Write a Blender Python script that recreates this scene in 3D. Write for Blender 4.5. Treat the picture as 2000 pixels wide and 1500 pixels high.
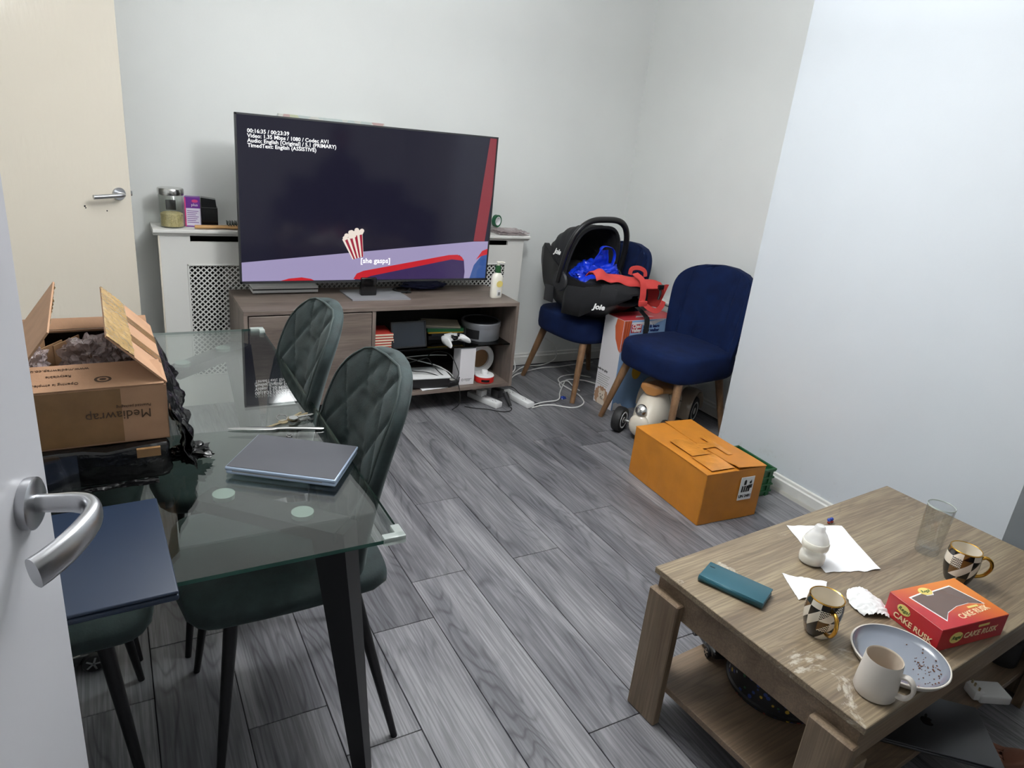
import bpy, bmesh, math, random
from mathutils import Vector, Matrix, noise
from mathutils.bvhtree import BVHTree
random.seed(7)
PI = math.pi
S = bpy.context.scene
for o in list(bpy.data.objects): bpy.data.objects.remove(o)
C = S.collection
rad = math.radians

# ------------------------------------------------------------------ camera, light, exposure
cam_data = bpy.data.cameras.new('camera'); cam = bpy.data.objects.new('camera', cam_data); C.objects.link(cam)
cam_data.sensor_width = 36; cam_data.lens = 36*1358.22/2000; cam_data.clip_start = 0.02
_down = Vector((611.0-1000, -(4437.0-750), -1358.22)).normalized(); _up = -_down
_f = Vector((0,0,-1)); _h = (_f-_up*_f.dot(_up)).normalized(); _s = _h.cross(_up)
_a = -0.542313; _y = _h*math.cos(_a)+_s*math.sin(_a); _x = _y.cross(_up)
cam.matrix_world = Matrix.Translation((0,0,1.5)) @ Matrix((_x,_y,_up)).to_4x4()
S.camera = cam
S.view_settings.view_transform = 'Standard'; S.view_settings.look = 'None'
S.view_settings.gamma = 1; S.view_settings.use_curve_mapping = False
S.view_settings.exposure = -0.12
w = bpy.data.worlds.new('world'); S.world = w; w.use_nodes = True
w.node_tree.nodes['Background'].inputs[0].default_value = (0.02,0.02,0.022,1)
def area(name, loc, size, power, col, rot=(0,0,0), shape='DISK'):
    l = bpy.data.lights.new(name, 'AREA'); l.shape = shape; l.size = size; l.energy = power; l.color = col
    o = bpy.data.objects.new(name, l); C.objects.link(o); o.location = loc; o.rotation_euler = rot; return o
def point(name, loc, r, power, col):
    l = bpy.data.lights.new(name, 'POINT'); l.shadow_soft_size = r; l.energy = power; l.color = col
    o = bpy.data.objects.new(name, l); C.objects.link(o); o.location = loc; return o
point('ceiling_light', (1.08,1.78,2.14), .10, 46, (0.965,0.985,1.0))
area('fill_uplight', (1.08,1.78,1.98), .36, 62, (0.965,0.985,1.0), (PI,0,0))  # added upward fill that flattens the room light, no fixture of its own

# ------------------------------------------------------------------ materials
def lin(c):
    if isinstance(c, str): c = tuple(int(c[i:i+2],16) for i in (0,2,4))
    r = [(v/255/12.92 if v/255 <= .04045 else ((v/255+.055)/1.055)**2.4) for v in c[:3]]
    return (*r, 1)
M = {}
class NT:
    def __init__(s, name):
        s.m = bpy.data.materials.new(name); s.m.use_nodes = True; s.t = s.m.node_tree; s.n = s.t.nodes
        s.b = s.n['Principled BSDF']; s.out = s.n['Material Output']
    def add(s, ty, **kw):
        n = s.n.new(ty)
        for k, v in kw.items():
            if k.startswith('i_'):
                key = k[2:]; key = int(key) if key.isdigit() else key.replace('_',' ')
                if hasattr(v, 'links') or isinstance(v, bpy.types.NodeSocket): s.t.links.new(v, n.inputs[key])
                else: n.inputs[key].default_value = v
            else: setattr(n, k, v)
        return n
    def link(s, a, b): s.t.links.new(a, b)
    def math(s, op, a, b=None, c=None):
        n = s.n.new('ShaderNodeMath'); n.operation = op
        for i, v in enumerate((a,b,c)):
            if v is None: continue
            if isinstance(v, (int,float)): n.inputs[i].default_value = v
            else: s.link(v, n.inputs[i])
        return n.outputs[0]
    def ramp(s, fac, stops, interp='LINEAR'):
        n = s.n.new('ShaderNodeValToRGB'); n.color_ramp.interpolation = interp
        e = n.color_ramp.elements
        while len(e) < len(stops): e.new(0.5)
        for el, (p, c) in zip(e, stops): el.position = p; el.color = c
        s.link(fac, n.inputs[0]); return n.outputs[0]
    def mix(s, fac, a, b, mode='MIX'):
        n = s.n.new('ShaderNodeMix'); n.data_type = 'RGBA'; n.blend_type = mode
        for key, v in (('Factor',fac),):
            if isinstance(v,(int,float)): n.inputs[0].default_value = v
            else: s.link(v, n.inputs[0])
        for idx, v in ((6,a),(7,b)):
            if isinstance(v, tuple): n.inputs[idx].default_value = v
            else: s.link(v, n.inputs[idx])
        return n.outputs[2]
    def bump(s, h, strength=.2, dist=.01):
        n = s.n.new('ShaderNodeBump'); n.inputs['Strength'].default_value = strength; n.inputs['Distance'].default_value = dist
        s.link(h, n.inputs['Height']); s.link(n.outputs[0], s.b.inputs['Normal'])
def pm(name, col, rough=.5, metal=0, var=0, vscale=8, bump=0, bscale=60, sheen=0, coat=0, emit=0, spec=None, stretch=None, trans=0, alpha=None):
    N = NT(name); b = N.b; c = lin(col)
    b.inputs['Base Color'].default_value = c; b.inputs['Roughness'].default_value = rough; b.inputs['Metallic'].default_value = metal
    if sheen: b.inputs['Sheen Weight'].default_value = sheen; b.inputs['Sheen Roughness'].default_value = .4; b.inputs['Sheen Tint'].default_value = tuple(min(1,v*3+.15) for v in c[:3])+(1,)
    if coat: b.inputs['Coat Weight'].default_value = coat
    if spec is not None: b.inputs['Specular IOR Level'].default_value = spec
    if trans: b.inputs['Transmission Weight'].default_value = trans
    if emit: b.inputs['Emission Color'].default_value = c; b.inputs['Emission Strength'].default_value = emit
    if alpha is not None: b.inputs['Alpha'].default_value = alpha
    co = N.add('ShaderNodeTexCoord').outputs['Object']
    if stretch: co = N.add('ShaderNodeMapping', i_Vector=co, i_Scale=stretch).outputs[0]
    if var:
        nz = N.add('ShaderNodeTexNoise', i_Vector=co, i_Scale=vscale, i_Detail=5.0)
        k = N.ramp(nz.outputs[0], [(.3,(1-var,1-var,1-var,1)),(.7,(1+var*.6,1+var*.6,1+var*.6,1))])
        N.link(N.mix(1.0, c, k, 'MULTIPLY'), b.inputs['Base Color'])
    if bump:
        nb = N.add('ShaderNodeTexNoise', i_Vector=co, i_Scale=bscale, i_Detail=3.0)
        N.bump(nb.outputs[0], bump, .005)
    M[name] = N.m; return N.m
def glass_mat(name, tint, rough=0.0, ior=1.5, boost=1.0):
    N = NT(name); N.n.remove(N.b)
    tr = N.add('ShaderNodeBsdfTransparent', i_Color=lin(tint)); gl = N.add('ShaderNodeBsdfGlossy', i_Roughness=rough)
    lw = N.add('ShaderNodeLayerWeight', i_Blend=.5)
    fr = N.math('ADD', N.math('MULTIPLY', N.math('POWER', lw.outputs['Facing'], 5.0), .95), .042)
    mx = N.add('ShaderNodeMixShader'); N.link(N.math('MINIMUM', N.math('MULTIPLY', fr, boost), 1.0), mx.inputs[0]); N.link(tr.outputs[0], mx.inputs[1]); N.link(gl.outputs[0], mx.inputs[2])
    N.link(mx.outputs[0], N.out.inputs[0]); M[name] = N.m; return N.m
def wood_mat(name, light, dark, line, axis='Y', scale=1.0, rough=.45, bands=9.0, perobj=True, wear=None, linew=.35, sw=.30, sc=1.0):
    N = NT(name); b = N.b
    tc = N.add('ShaderNodeTexCoord').outputs['Object']
    if perobj:
        oi = N.add('ShaderNodeObjectInfo').outputs['Random']
        cx = N.add('ShaderNodeCombineXYZ', i_X=N.math('MULTIPLY', oi, 37.0), i_Y=N.math('MULTIPLY', oi, 91.0), i_Z=N.math('MULTIPLY', oi, 13.0))
        tc = N.add('ShaderNodeVectorMath', operation='ADD', i_0=tc, i_1=cx.outputs[0]).outputs[0]
    def mp(long, cross):
        sc = [cross]*3; sc['XYZ'.index(axis)] = long
        return N.add('ShaderNodeMapping', i_Vector=tc, i_Scale=tuple(v*scale for v in sc)).outputs[0]
    n1 = N.add('ShaderNodeTexNoise', i_Vector=mp(1.1,7.0), i_Scale=1.0, i_Detail=2.0, i_Roughness=.45, i_Distortion=.25).outputs[0]
    rings = N.math('FRACT', N.math('MULTIPLY', n1, bands*2.2))
    tri = N.math('ABSOLUTE', N.math('SUBTRACT', rings, .5))
    lines = N.ramp(tri, [(.0,(1,1,1,1)),(.22,(0,0,0,1))])
    fine = N.add('ShaderNodeTexNoise', i_Vector=mp(4.0,170.0), i_Scale=1.0, i_Detail=3.0).outputs[0]
    tone = N.add('ShaderNodeTexNoise', i_Vector=mp(1.6,9.0), i_Scale=1.0, i_Detail=4.0, i_Distortion=.6).outputs[0]
    # knots
    vor = N.add('ShaderNodeTexVoronoi', i_Vector=mp(1.5,4.6), i_Scale=1.0).outputs['Distance']
    knot = N.ramp(vor, [(.0,(1,1,1,1)),(.13,(0,0,0,1))])
    base = N.mix(N.ramp(tone, [(.34,(0,0,0,1)),(.66,(1,1,1,1))]), lin(dark), lin(light))
    streak = N.ramp(fine, [(.42,(1,1,1,1)),(.62,(0,0,0,1))])
    lm = N.math('MULTIPLY', N.math('MULTIPLY', lines, N.ramp(tone, [(.35,(1,1,1,1)),(.62,(.12,.12,.12,1))])), linew)
    c1 = N.mix(lm, base, lin(line))
    c2 = N.mix(N.math('MULTIPLY', streak, sw), c1, lin(line))
    c3 = N.mix(N.math('MULTIPLY', knot, .55), c2, lin(line))
    if perobj:
        v = N.ramp(oi, [(0,(.88,.88,.88,1)),(1,(1.08,1.08,1.08,1))]); c3 = N.mix(1.0, c3, v, 'MULTIPLY')
    if wear:
        wn = N.add('ShaderNodeTexNoise', i_Vector=tc, i_Scale=5.0, i_Detail=8.0, i_Roughness=.72, i_Distortion=1.2).outputs[0]
        wm = N.ramp(wn, [(.60,(0,0,0,1)),(.65,(1,1,1,1))])
        sx = N.add('ShaderNodeSeparateXYZ', i_0=tc)
        nearend = N.ramp(N.math('ADD', sx.outputs[0], .5), [(.0,(1,1,1,1)),(.6,(.35,.35,.35,1))])
        wm = N.math('MULTIPLY', wm, nearend)
        c3 = N.mix(N.math('MULTIPLY', wm, .55), c3, lin(wear))
        dn = N.add('ShaderNodeTexNoise', i_Vector=tc, i_Scale=3.1, i_Detail=6.0, i_Roughness=.6).outputs[0]
        c3 = N.mix(N.ramp(dn, [(.60,(0,0,0,1)),(.75,(.35,.35,.35,1))]), c3, lin('5f4a38'))
    N.link(c3, b.inputs['Base Color']); b.inputs['Roughness'].default_value = rough
    N.bump(N.math('ADD', fine, N.math('MULTIPLY', lines, -.4)), .12, .002)
    M[name] = N.m; return N.m

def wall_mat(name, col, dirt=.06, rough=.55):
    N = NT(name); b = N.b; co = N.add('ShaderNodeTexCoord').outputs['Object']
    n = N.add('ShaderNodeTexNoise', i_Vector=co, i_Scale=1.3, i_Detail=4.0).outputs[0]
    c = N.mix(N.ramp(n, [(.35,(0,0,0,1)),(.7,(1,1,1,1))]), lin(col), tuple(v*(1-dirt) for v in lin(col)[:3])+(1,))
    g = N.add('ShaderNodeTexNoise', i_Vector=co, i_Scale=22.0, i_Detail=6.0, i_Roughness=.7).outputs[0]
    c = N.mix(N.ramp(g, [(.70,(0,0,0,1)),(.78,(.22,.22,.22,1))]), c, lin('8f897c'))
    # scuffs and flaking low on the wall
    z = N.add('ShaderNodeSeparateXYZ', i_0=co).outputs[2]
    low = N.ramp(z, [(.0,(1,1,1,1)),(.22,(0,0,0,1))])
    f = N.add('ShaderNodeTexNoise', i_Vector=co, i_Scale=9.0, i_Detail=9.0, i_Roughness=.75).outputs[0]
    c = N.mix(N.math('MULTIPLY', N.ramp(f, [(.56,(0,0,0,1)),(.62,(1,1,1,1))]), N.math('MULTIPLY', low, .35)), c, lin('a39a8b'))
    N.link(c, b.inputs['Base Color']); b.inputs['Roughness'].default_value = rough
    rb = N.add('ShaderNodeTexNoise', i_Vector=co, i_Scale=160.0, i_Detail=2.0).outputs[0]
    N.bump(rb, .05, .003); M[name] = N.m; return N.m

wall_mat('wall_paint', 'eaecea'); wall_mat('wall_paint_dimmed', 'd6dce2'); pm('ceiling_paint','f0f0ee',.8)  # chimney colour is the wall paint darkened to offset the lamp's nearness
wood_mat('floor_wood', '8f8e92', '646469', '35353a', 'Y', 1.0, .40, 8.0, True, None, .75, .42)
wood_mat('table_wood', '97886f', '7f6f59', '55463a', 'X', 1.3, .42, 9.0, False, 'd6cfc2', .5, .5)
wood_mat('table_wood_side', '8f7a64', '77634f', '4a3a2c', 'X', 1.3, .5, 7.0, True, None, .35)
wood_mat('table_wood_leg', '93806a', '7b6752', '4a3a2c', 'Z', 1.3, .5, 7.0, True, None, .35)
wood_mat('stand_wood', '85786f', '675b54', '453b37', 'X', 1.4, .45, 6.0, True, None, .3)
wood_mat('stand_wood_v', '85786f', '675b54', '453b37', 'Z', 1.4, .45, 6.0, True, None, .3)
wood_mat('leg_wood', '8c6a4c', '6e5139', '48331f', 'Z', 3.0, .4, 6.0, True, None, .3)
pm('white_gloss','e6ddcd',.2, bump=.22, bscale=60, stretch=(1,1,.25), coat=.3); pm('door_white','cbcbd0',.32, bump=.05, bscale=40)
pm('cover_white','e2e1dd',.45); pm('skirt_white','dcdcd8',.4, var=.06, vscale=20); pm('dark_gap','121212',.9)
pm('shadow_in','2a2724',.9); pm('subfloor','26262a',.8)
pm('satin_metal','b9babd',.28,1.0); pm('steel','c4c4c2',.22,1.0); pm('brass_key','b9a987',.3,1.0); pm('dark_metal','17171a',.42,0.3)
pm('green_velvet','1e2c2d',.8, sheen=.45, var=.38, vscale=26, bump=.12, bscale=220)
pm('green_piping','283433',.75, sheen=.5, var=.2)
pm('navy_velvet','081a40',.85, sheen=.10, spec=.2, var=.28, vscale=14, bump=.08, bscale=200)
pm('black_plastic','18181a',.4); pm('black_gloss','0c0c0e',.12); pm('black_fabric','16171b',.85, sheen=.15, bump=.2, bscale=300)
pm('charcoal_plastic','2b2c2f',.45); pm('grey_plastic','8b8c90',.4); pm('white_plastic','e6e6e6',.35); pm('cream_plastic','e7e2d8',.28, coat=.4)
pm('cardboard','a98366',.8, var=.1, vscale=18, bump=.08, bscale=120); pm('cardboard_in','8f6c4c',.85, var=.12)
pm('kraft_tape','856544',.25, var=.2, vscale=14, bump=.35, bscale=22); pm('shiny_tape','b99b6c',.12, var=.3, vscale=12, bump=.8, bscale=26)
pm('orange_card','c07a24',.45, var=.14, vscale=10, bump=.15, bscale=30); pm('orange_tape','c88434',.16, var=.2, vscale=16, bump=.7, bscale=34)
pm('print_black','1d1a18',.6); pm('print_white','f2f2f0',.6); pm('label_white','e8e8e6',.5); pm('print_brown','4a3422',.7)
pm('bag_black','0b0b0d',.2, bump=1.0, bscale=30); pm('bag_blue','1436c8',.2, bump=.6, bscale=40, var=.3, vscale=16)
pm('red_strap','c8403c',.7, bump=.15, bscale=300); pm('laptop_blue','17263c',.45); pm('laptop_grey','4b4c52',.38, 0.2, var=.1); pm('ice_blue','aebfd6',.32,.4)
pm('space_grey','56575b',.35,.85); pm('phone_teal','1f5360',.38,.2, coat=.2); pm('paper','f1f1f3',.8); pm('tissue','f4f4f4',.9, bump=.3, bscale=90)
pm('mug_cream','efe6d6',.2, coat=.5); pm('gold','c99a45',.16,1.0); pm('stoneware','cfc8c0',.45, var=.05); pm('stoneware_in','c4b6a6',.35); pm('plate_grey','757b86',.1, coat=.8); pm('plate_rim','d5cfc6',.35)
pm('coffee_stain','6f665f',.3); pm('crumb','6a3d22',.8)
pm('milk','f7f4e8',.5); pm('teat','fbfaf8',.2, alpha=.6); pm('bottle_frost','fbfaf6',.25, alpha=.35)
pm('rusk_red','b5232a',.35, coat=.2); pm('rusk_orange','dd7a22',.35, coat=.2); pm('rusk_window','5a4034',.12, coat=.6); pm('logo_yellow','e6d27a',.5); pm('logo_green','2d5a2c',.5); pm('rusk_text','f1d9b0',.5)
pm('purple','6a2c8c',.4); pm('pink','d0417e',.4); pm('lilac_white','d9d3e4',.5); pm('grain','cdbb8c',.9, var=.25, vscale=160, bump=.6, bscale=200)
pm('bamboo','c99b63',.5, var=.12, vscale=12); pm('bristle','15302c',.5)
pm('lotion_white','ece9dc',.35); pm('lotion_green','26542f',.35); pm('barcode','3a3a38',.6)
pm('book_red','b1372d',.6); pm('book_cream','d8cfb8',.7); pm('folder_green','2f7a4a',.6); pm('folder_yellow','c7a033',.6); pm('paper_grey','9c9a94',.7)
pm('tin_grey','9fa2a8',.3,.6); pm('tin_dark','3a3b40',.3,.5); pm('clock_red','b8241f',.35); pm('navy_cloth','1a1f45',.8, bump=.2, bscale=120)
pm('box_white','e2dfe2',.45); pm('box_sky','8fb0d8',.45); pm('box_red','c23a40',.45); pm('box_orange','c8603a',.45); pm('box_orange2','a9482c',.45); pm('ink_navy','1c2c66',.5)
pm('hedgehog_brown','a98468',.6); pm('hedgehog_cream','d8c9b8',.6); pm('sun_yellow','d8a93a',.5)
pm('walker_cream','ddd4c4',.18, coat=.6); pm('walker_taupe','a39585',.2, coat=.6); pm('tan_leather','b07a45',.4); pm('tyre','1b1b1d',.6); pm('hub_white','dcdcdc',.3)
pm('crate_green','1c5a32',.45); pm('cable_white','e3e3e1',.45); pm('cable_black','111113',.5)
pm('car_black','17181b',.2, coat=.5); pm('bead_blue','2a3f8c',.2); pm('bead_red','8c2a22',.2)
pm('skin','8a5a46',.55); pm('trousers','1b1c22',.9, bump=.2, bscale=200); pm('hair','0d0a09',.6); pm('sofa_fabric','2a2b30',.9, bump=.2, bscale=200)
pm('tape_green','1f5a3c',.25); pm('slate_blue','20262e',.35)
glass_mat('table_glass', (236,241,238), 0, 1.5, 1.9); glass_mat('jar_glass', (247,249,247), 0, 1.45); glass_mat('tumbler_glass', (249,250,250), 0, 1.5, 1.0); glass_mat('clear_film', (232,232,235), .12, 1.6, 2.2)
glass_mat('shelf_glass', (120,132,135), 0, 1.5)
pm('glass_edge','2c5148',.12); pm('clear_disc','cfdcd6',.12, trans=.4); pm('clear_rubber','dfe8e4',.15, alpha=.45)
def bubble_mat():
    N = NT('bubble_wrap'); N.b.inputs['Base Color'].default_value = lin('c9b9ba'); N.b.inputs['Roughness'].default_value = .12; N.b.inputs['Alpha'].default_value = .5
    co = N.add('ShaderNodeTexCoord').outputs['Object']; v = N.add('ShaderNodeTexVoronoi', i_Vector=co, i_Scale=95.0).outputs['Distance']
    N.bump(v, 1.0, .01); M['bubble_wrap'] = N.m
bubble_mat()
def speckle_mat():
    N = NT('speckle'); co = N.add('ShaderNodeTexCoord').outputs['Object']
    v = N.add('ShaderNodeTexVoronoi', i_Vector=co, i_Scale=70.0)
    h = N.add('ShaderNodeSeparateColor', i_0=v.outputs['Color'])
    col = N.ramp(h.outputs[0], [(0,lin('0c0c10')),(.50,lin('2a3c78')),(.74,lin('8a2f22')),(.82,lin('b8952c')),(.90,lin('9aa0a8')),(.95,lin('2f5a3c'))], 'CONSTANT')
    m = N.ramp(v.outputs['Distance'], [(.36,(1,1,1,1)),(.44,(0,0,0,1))])
    N.link(N.mix(m, lin('0b0b0e'), col), N.b.inputs['Base Color']); N.b.inputs['Roughness'].default_value = .5; M['speckle'] = N.m
speckle_mat()
def map_mat():
    N = NT('map_print'); co = N.add('ShaderNodeTexCoord').outputs['Object']
    n = N.add('ShaderNodeTexVoronoi', i_Vector=co, i_Scale=22.0); h = N.add('ShaderNodeSeparateColor', i_0=n.outputs['Color'])
    col = N.ramp(h.outputs[1], [(0,lin('c3ccc9')),(.45,lin('d3d3cc')),(.72,lin('c0a3a0')),(.84,lin('c3c8a8')),(.92,lin('b3c4c8'))], 'CONSTANT')
    N.link(col, N.b.inputs['Base Color']); M['map_print'] = N.m
map_mat()
def mug_mat():
    N = NT('mug_pattern'); co = N.add('ShaderNodeTexCoord').outputs['Object']; s = N.add('ShaderNodeSeparateXYZ', i_0=co)
    ang = N.math('ARCTAN2', s.outputs[1], s.outputs[0]); u = N.math('MULTIPLY', ang, 10/(2*PI)); v = N.math('MULTIPLY', s.outputs[2], 36.0)
    fu = N.math('FRACT', N.math('ADD', u, 50)); fv = N.math('FRACT', N.math('ADD', v, 50)); cu = N.math('FLOOR', u); cv = N.math('FLOOR', v)
    tri = N.math('GREATER_THAN', fu, fv)
    idv = N.add('ShaderNodeCombineXYZ', i_X=cu, i_Y=cv, i_Z=tri); wn = N.add('ShaderNodeTexWhiteNoise', noise_dimensions='3D', i_Vector=idv.outputs[0])
    col = N.ramp(wn.outputs['Value'], [(0,lin('15120f')),(.36,lin('efe6d6')),(.66,lin('6a4a24')),(.84,lin('efe6d6'))], 'CONSTANT')
    wave = N.math('SINE', N.math('ADD', N.math('MULTIPLY', v, 30.0), N.math('MULTIPLY', N.math('SINE', N.math('MULTIPLY', u, 26.0)), 1.6)))
    st = N.ramp(N.math('GREATER_THAN', wave, 0), [(0,lin('15120f')),(1,lin('efe6d6'))], 'CONSTANT')
    sel = N.math('GREATER_THAN', wn.outputs['Value'], .84)
    N.link(N.mix(sel, col, st), N.b.inputs['Base Color']); N.b.inputs['Roughness'].default_value = .2; N.b.inputs['Coat Weight'].default_value = .5; M['mug_pattern'] = N.m
mug_mat()
def cakerusk_mat():
    N = NT('rusk_gradient'); co = N.add('ShaderNodeTexCoord').outputs['Object']; s = N.add('ShaderNodeSeparateXYZ', i_0=co)
    d = N.math('ADD', N.math('MULTIPLY', s.outputs[0], 1.0), N.math('MULTIPLY', s.outputs[1], 1.2))
    c = N.ramp(N.math('ADD', N.math('MULTIPLY', d, 3.0), .45), [(.15,lin('b3222a')),(.8,lin('dc7f24'))])
    N.link(c, N.b.inputs['Base Color']); N.b.inputs['Roughness'].default_value = .35; N.b.inputs['Coat Weight'].default_value = .2; M['rusk_gradient'] = N.m
cakerusk_mat()
def screen_mat(name, col, e):
    N = NT(name); c = lin(col); N.b.inputs['Base Color'].default_value = (.004,.004,.005,1); N.b.inputs['Roughness'].default_value = .09
    N.b.inputs['Emission Color'].default_value = c; N.b.inputs['Emission Strength'].default_value = e; M[name] = N.m
for n_, c_, e_ in (('screen_dark','211f35',.62),('screen_floor','a79dc4',.95),('screen_curtain','93323c',.85),('screen_red','c8252f',1.0),('screen_navy','40305e',.9),('screen_blue','3d5c9c',.9),('screen_text','ffffff',1.3),('screen_pop','f3e6da',1.0),('screen_stripe','a0203a',1.0)):
    screen_mat(n_, c_, e_)

# ------------------------------------------------------------------ mesh helpers
def BM(): return bmesh.new()
def obj(name, bm, m, parent=None, loc=None, smooth=True, mods=None, ang=40):
    me = bpy.data.meshes.new(name); bmesh.ops.recalc_face_normals(bm, faces=bm.faces)
    if smooth:
        for f in bm.faces: f.smooth = True
        for e in bm.edges:
            if len(e.link_faces) == 2 and e.calc_face_angle(0) > rad(ang): e.smooth = False
    bm.to_mesh(me); bm.free()
    for mm in (m if isinstance(m, (list,tuple)) else [m]): me.materials.append(M[mm])
    o = bpy.data.objects.new(name, me); C.objects.link(o)
    if parent: o.parent = parent
    if loc: o.location = loc
    return o
def thing(name, label, cat, loc=(0,0,0), rotz=0, group=None):
    o = bpy.data.objects.new(name, None); C.objects.link(o); o.empty_display_size = .05
    o.location = loc; o.rotation_euler = (0,0,rotz); return tag(o, label, cat, group)
def tag(o, label, cat, group=None):
    o['label'] = label; o['category'] = cat
    if group: o['group'] = group
    return o
def struct(name, bm, m, label=None, **k):
    o = obj(name, bm, m, **k); o['kind'] = 'structure'
    if label: o['label'] = label
    return o
def dup(root, loc, rotz, label=None):
    def cp(o, par):
        c = o.copy(); C.objects.link(c); c.parent = par
        for ch in list(o.children): cp(ch, c)
        return c
    r = cp(root, None); r.location = loc; r.rotation_euler = (0,0,rotz)
    if label: r['label'] = label
    return r
def box(bm, x0,x1,y0,y1,z0,z1, bev=0, seg=2, mi=0, M4=None):
    r = bmesh.ops.create_cube(bm, size=1); vs = r['verts']
    for v in vs: v.co = Vector(((x0+x1)/2+v.co.x*(x1-x0), (y0+y1)/2+v.co.y*(y1-y0), (z0+z1)/2+v.co.z*(z1-z0)))
    fs = list({f for v in vs for f in v.link_faces})
    if bev:
        es = list({e for v in vs for e in v.link_edges}); r2 = bmesh.ops.bevel(bm, geom=es, offset=bev, segments=seg, affect='EDGES', profile=.5)
        fs = list({f for v in r2['verts'] for f in v.link_faces}); vs = list({v for f in fs for v in f.verts})
    for f in fs: f.material_index = mi
    if M4 is not None:
        for v in vs: v.co = M4 @ v.co
    return vs
def rings(bm, R, close=True, cap=True, mi=0):
    V = [[bm.verts.new(p) for p in r] for r in R]; n = len(V[0])
    for a, b in zip(V, V[1:]):
        for i in range(n if close else n-1):
            j = (i+1) % n
            try: bm.faces.new((a[i],a[j],b[j],b[i])).material_index = mi
            except ValueError: pass
    if cap and close:
        for r, rev in ((V[0],True),(V[-1],False)):
            try: bm.faces.new(list(reversed(r)) if rev else r).material_index = mi
            except ValueError: pass
    return V
def lathe(bm, prof, seg=32, c=(0,0,0), mi=0, axis='Z', cap=True):
    R = []
    for r, z in prof:
        ring = []
        for i in range(seg):
            a = 2*PI*i/seg; p = (r*math.cos(a), r*math.sin(a), z)
            if axis == 'X': p = (p[2], p[0], p[1])
            if axis == 'Y': p = (p[1], p[2], p[0])
            ring.append(Vector(c)+Vector(p))
        R.append(ring)
    return rings(bm, R, True, cap, mi)
def cone(bm, p0, p1, r0, r1, seg=16, mi=0):
    p0, p1 = Vector(p0), Vector(p1); d = (p1-p0).normalized(); a = d.orthogonal().normalized(); b = d.cross(a)
    return rings(bm, [[p+(a*math.cos(2*PI*i/seg)+b*math.sin(2*PI*i/seg))*r for i in range(seg)] for p, r in ((p0,r0),(p1,r1))], mi=mi)
def smooth_path(pts, n=6):
    P = [Vector(p) for p in pts]; P = [P[0]*2-P[1]]+P+[P[-1]*2-P[-2]]; out = []
    for i in range(1, len(P)-2):
        for k in range(n):
            t = k/n; a,b,c,d = P[i-1],P[i],P[i+1],P[i+2]
            out.append(.5*((2*b)+(c-a)*t+(2*a-5*b+4*c-d)*t*t+(3*b-a-3*c+d)*t**3))
    out.append(P[-2]); return out
def tube(bm, pts, r, seg=8, n=6, smooth=True, flat=None, mi=0):
    P = smooth_path(pts, n) if smooth else [Vector(p) for p in pts]; R = []
    up = Vector((0,0,1)); prev = None
    for i, p in enumerate(P):
        d = (P[min(i+1,len(P)-1)]-P[max(i-1,0)]).normalized()
        if prev is None: a = d.orthogonal().normalized() if abs(d.z) > .95 else d.cross(up).normalized()
        else: a = (prev-d*prev.dot(d)).normalized()
        prev = a; b = d.cross(a)
        rr = r(i/(len(P)-1)) if callable(r) else r
        fl = flat if flat else 1
        R.append([p+a*math.cos(2*PI*k/seg)*rr+b*math.sin(2*PI*k/seg)*rr*fl for k in range(seg)])
    return rings(bm, R, mi=mi)
def poly(bm, pts, mi=0):
    f = bm.faces.new([bm.verts.new(p) for p in pts]); f.material_index = mi; return f
def prism(bm, pts, d, mi=0):
    a = [bm.verts.new(Vector(p)) for p in pts]; b = [bm.verts.new(Vector(p)+Vector(d)) for p in pts]; n = len(a)
    for f in (list(reversed(a)), b): bm.faces.new(f).material_index = mi
    for i in range(n): bm.faces.new((a[i],a[(i+1)%n],b[(i+1)%n],b[i])).material_index = mi
def grid(bm, fn, nu, nv, mi=0):
    V = [[bm.verts.new(fn(i/nu, j/nv)) for i in range(nu+1)] for j in range(nv+1)]
    for j in range(nv):
        for i in range(nu): bm.faces.new((V[j][i],V[j][i+1],V[j+1][i+1],V[j+1][i])).material_index = mi
    return V
def sheet(bm, fn, nu, nv, th, mi=0):
    """a thin sheet with real thickness th (downwards along z by default, th may be a vector)"""
    t = Vector(th) if not isinstance(th, (int,float)) else Vector((0,0,-th))
    A = grid(bm, fn, nu, nv, mi); B = grid(bm, lambda u,v: Vector(fn(u,v))+t, nu, nv, mi)
    def side(a, b):
        for i in range(len(a)-1): bm.faces.new((a[i],a[i+1],b[i+1],b[i])).material_index = mi
    side(A[0],B[0]); side(A[-1],B[-1]); side([r[0] for r in A],[r[0] for r in B]); side([r[-1] for r in A],[r[-1] for r in B])
def spow(c, p): return math.copysign(abs(c)**p, c)
def crumple(bm, c, r, sub=4, amp=.35, freq=3.0, seed=0, flat_z=None, mi=0):
    q = bmesh.ops.create_icosphere(bm, subdivisions=sub, radius=1)
    for v in q['verts']:
        d = v.co.normalized(); k = 1+amp*noise.noise(d*freq+Vector((seed,0,0)))+amp*.5*noise.noise(d*freq*2.7+Vector((0,seed,0)))
        k += amp*.35*abs(noise.noise(d*freq*5+Vector((0,0,seed))))
        v.co = Vector((c[0]+d.x*r[0]*k, c[1]+d.y*r[1]*k, c[2]+d.z*r[2]*k))
        if flat_z is not None and v.co.z < flat_z: v.co.z = flat_z
    for f in {f for v in q['verts'] for f in v.link_faces}: f.material_index = mi
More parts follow.
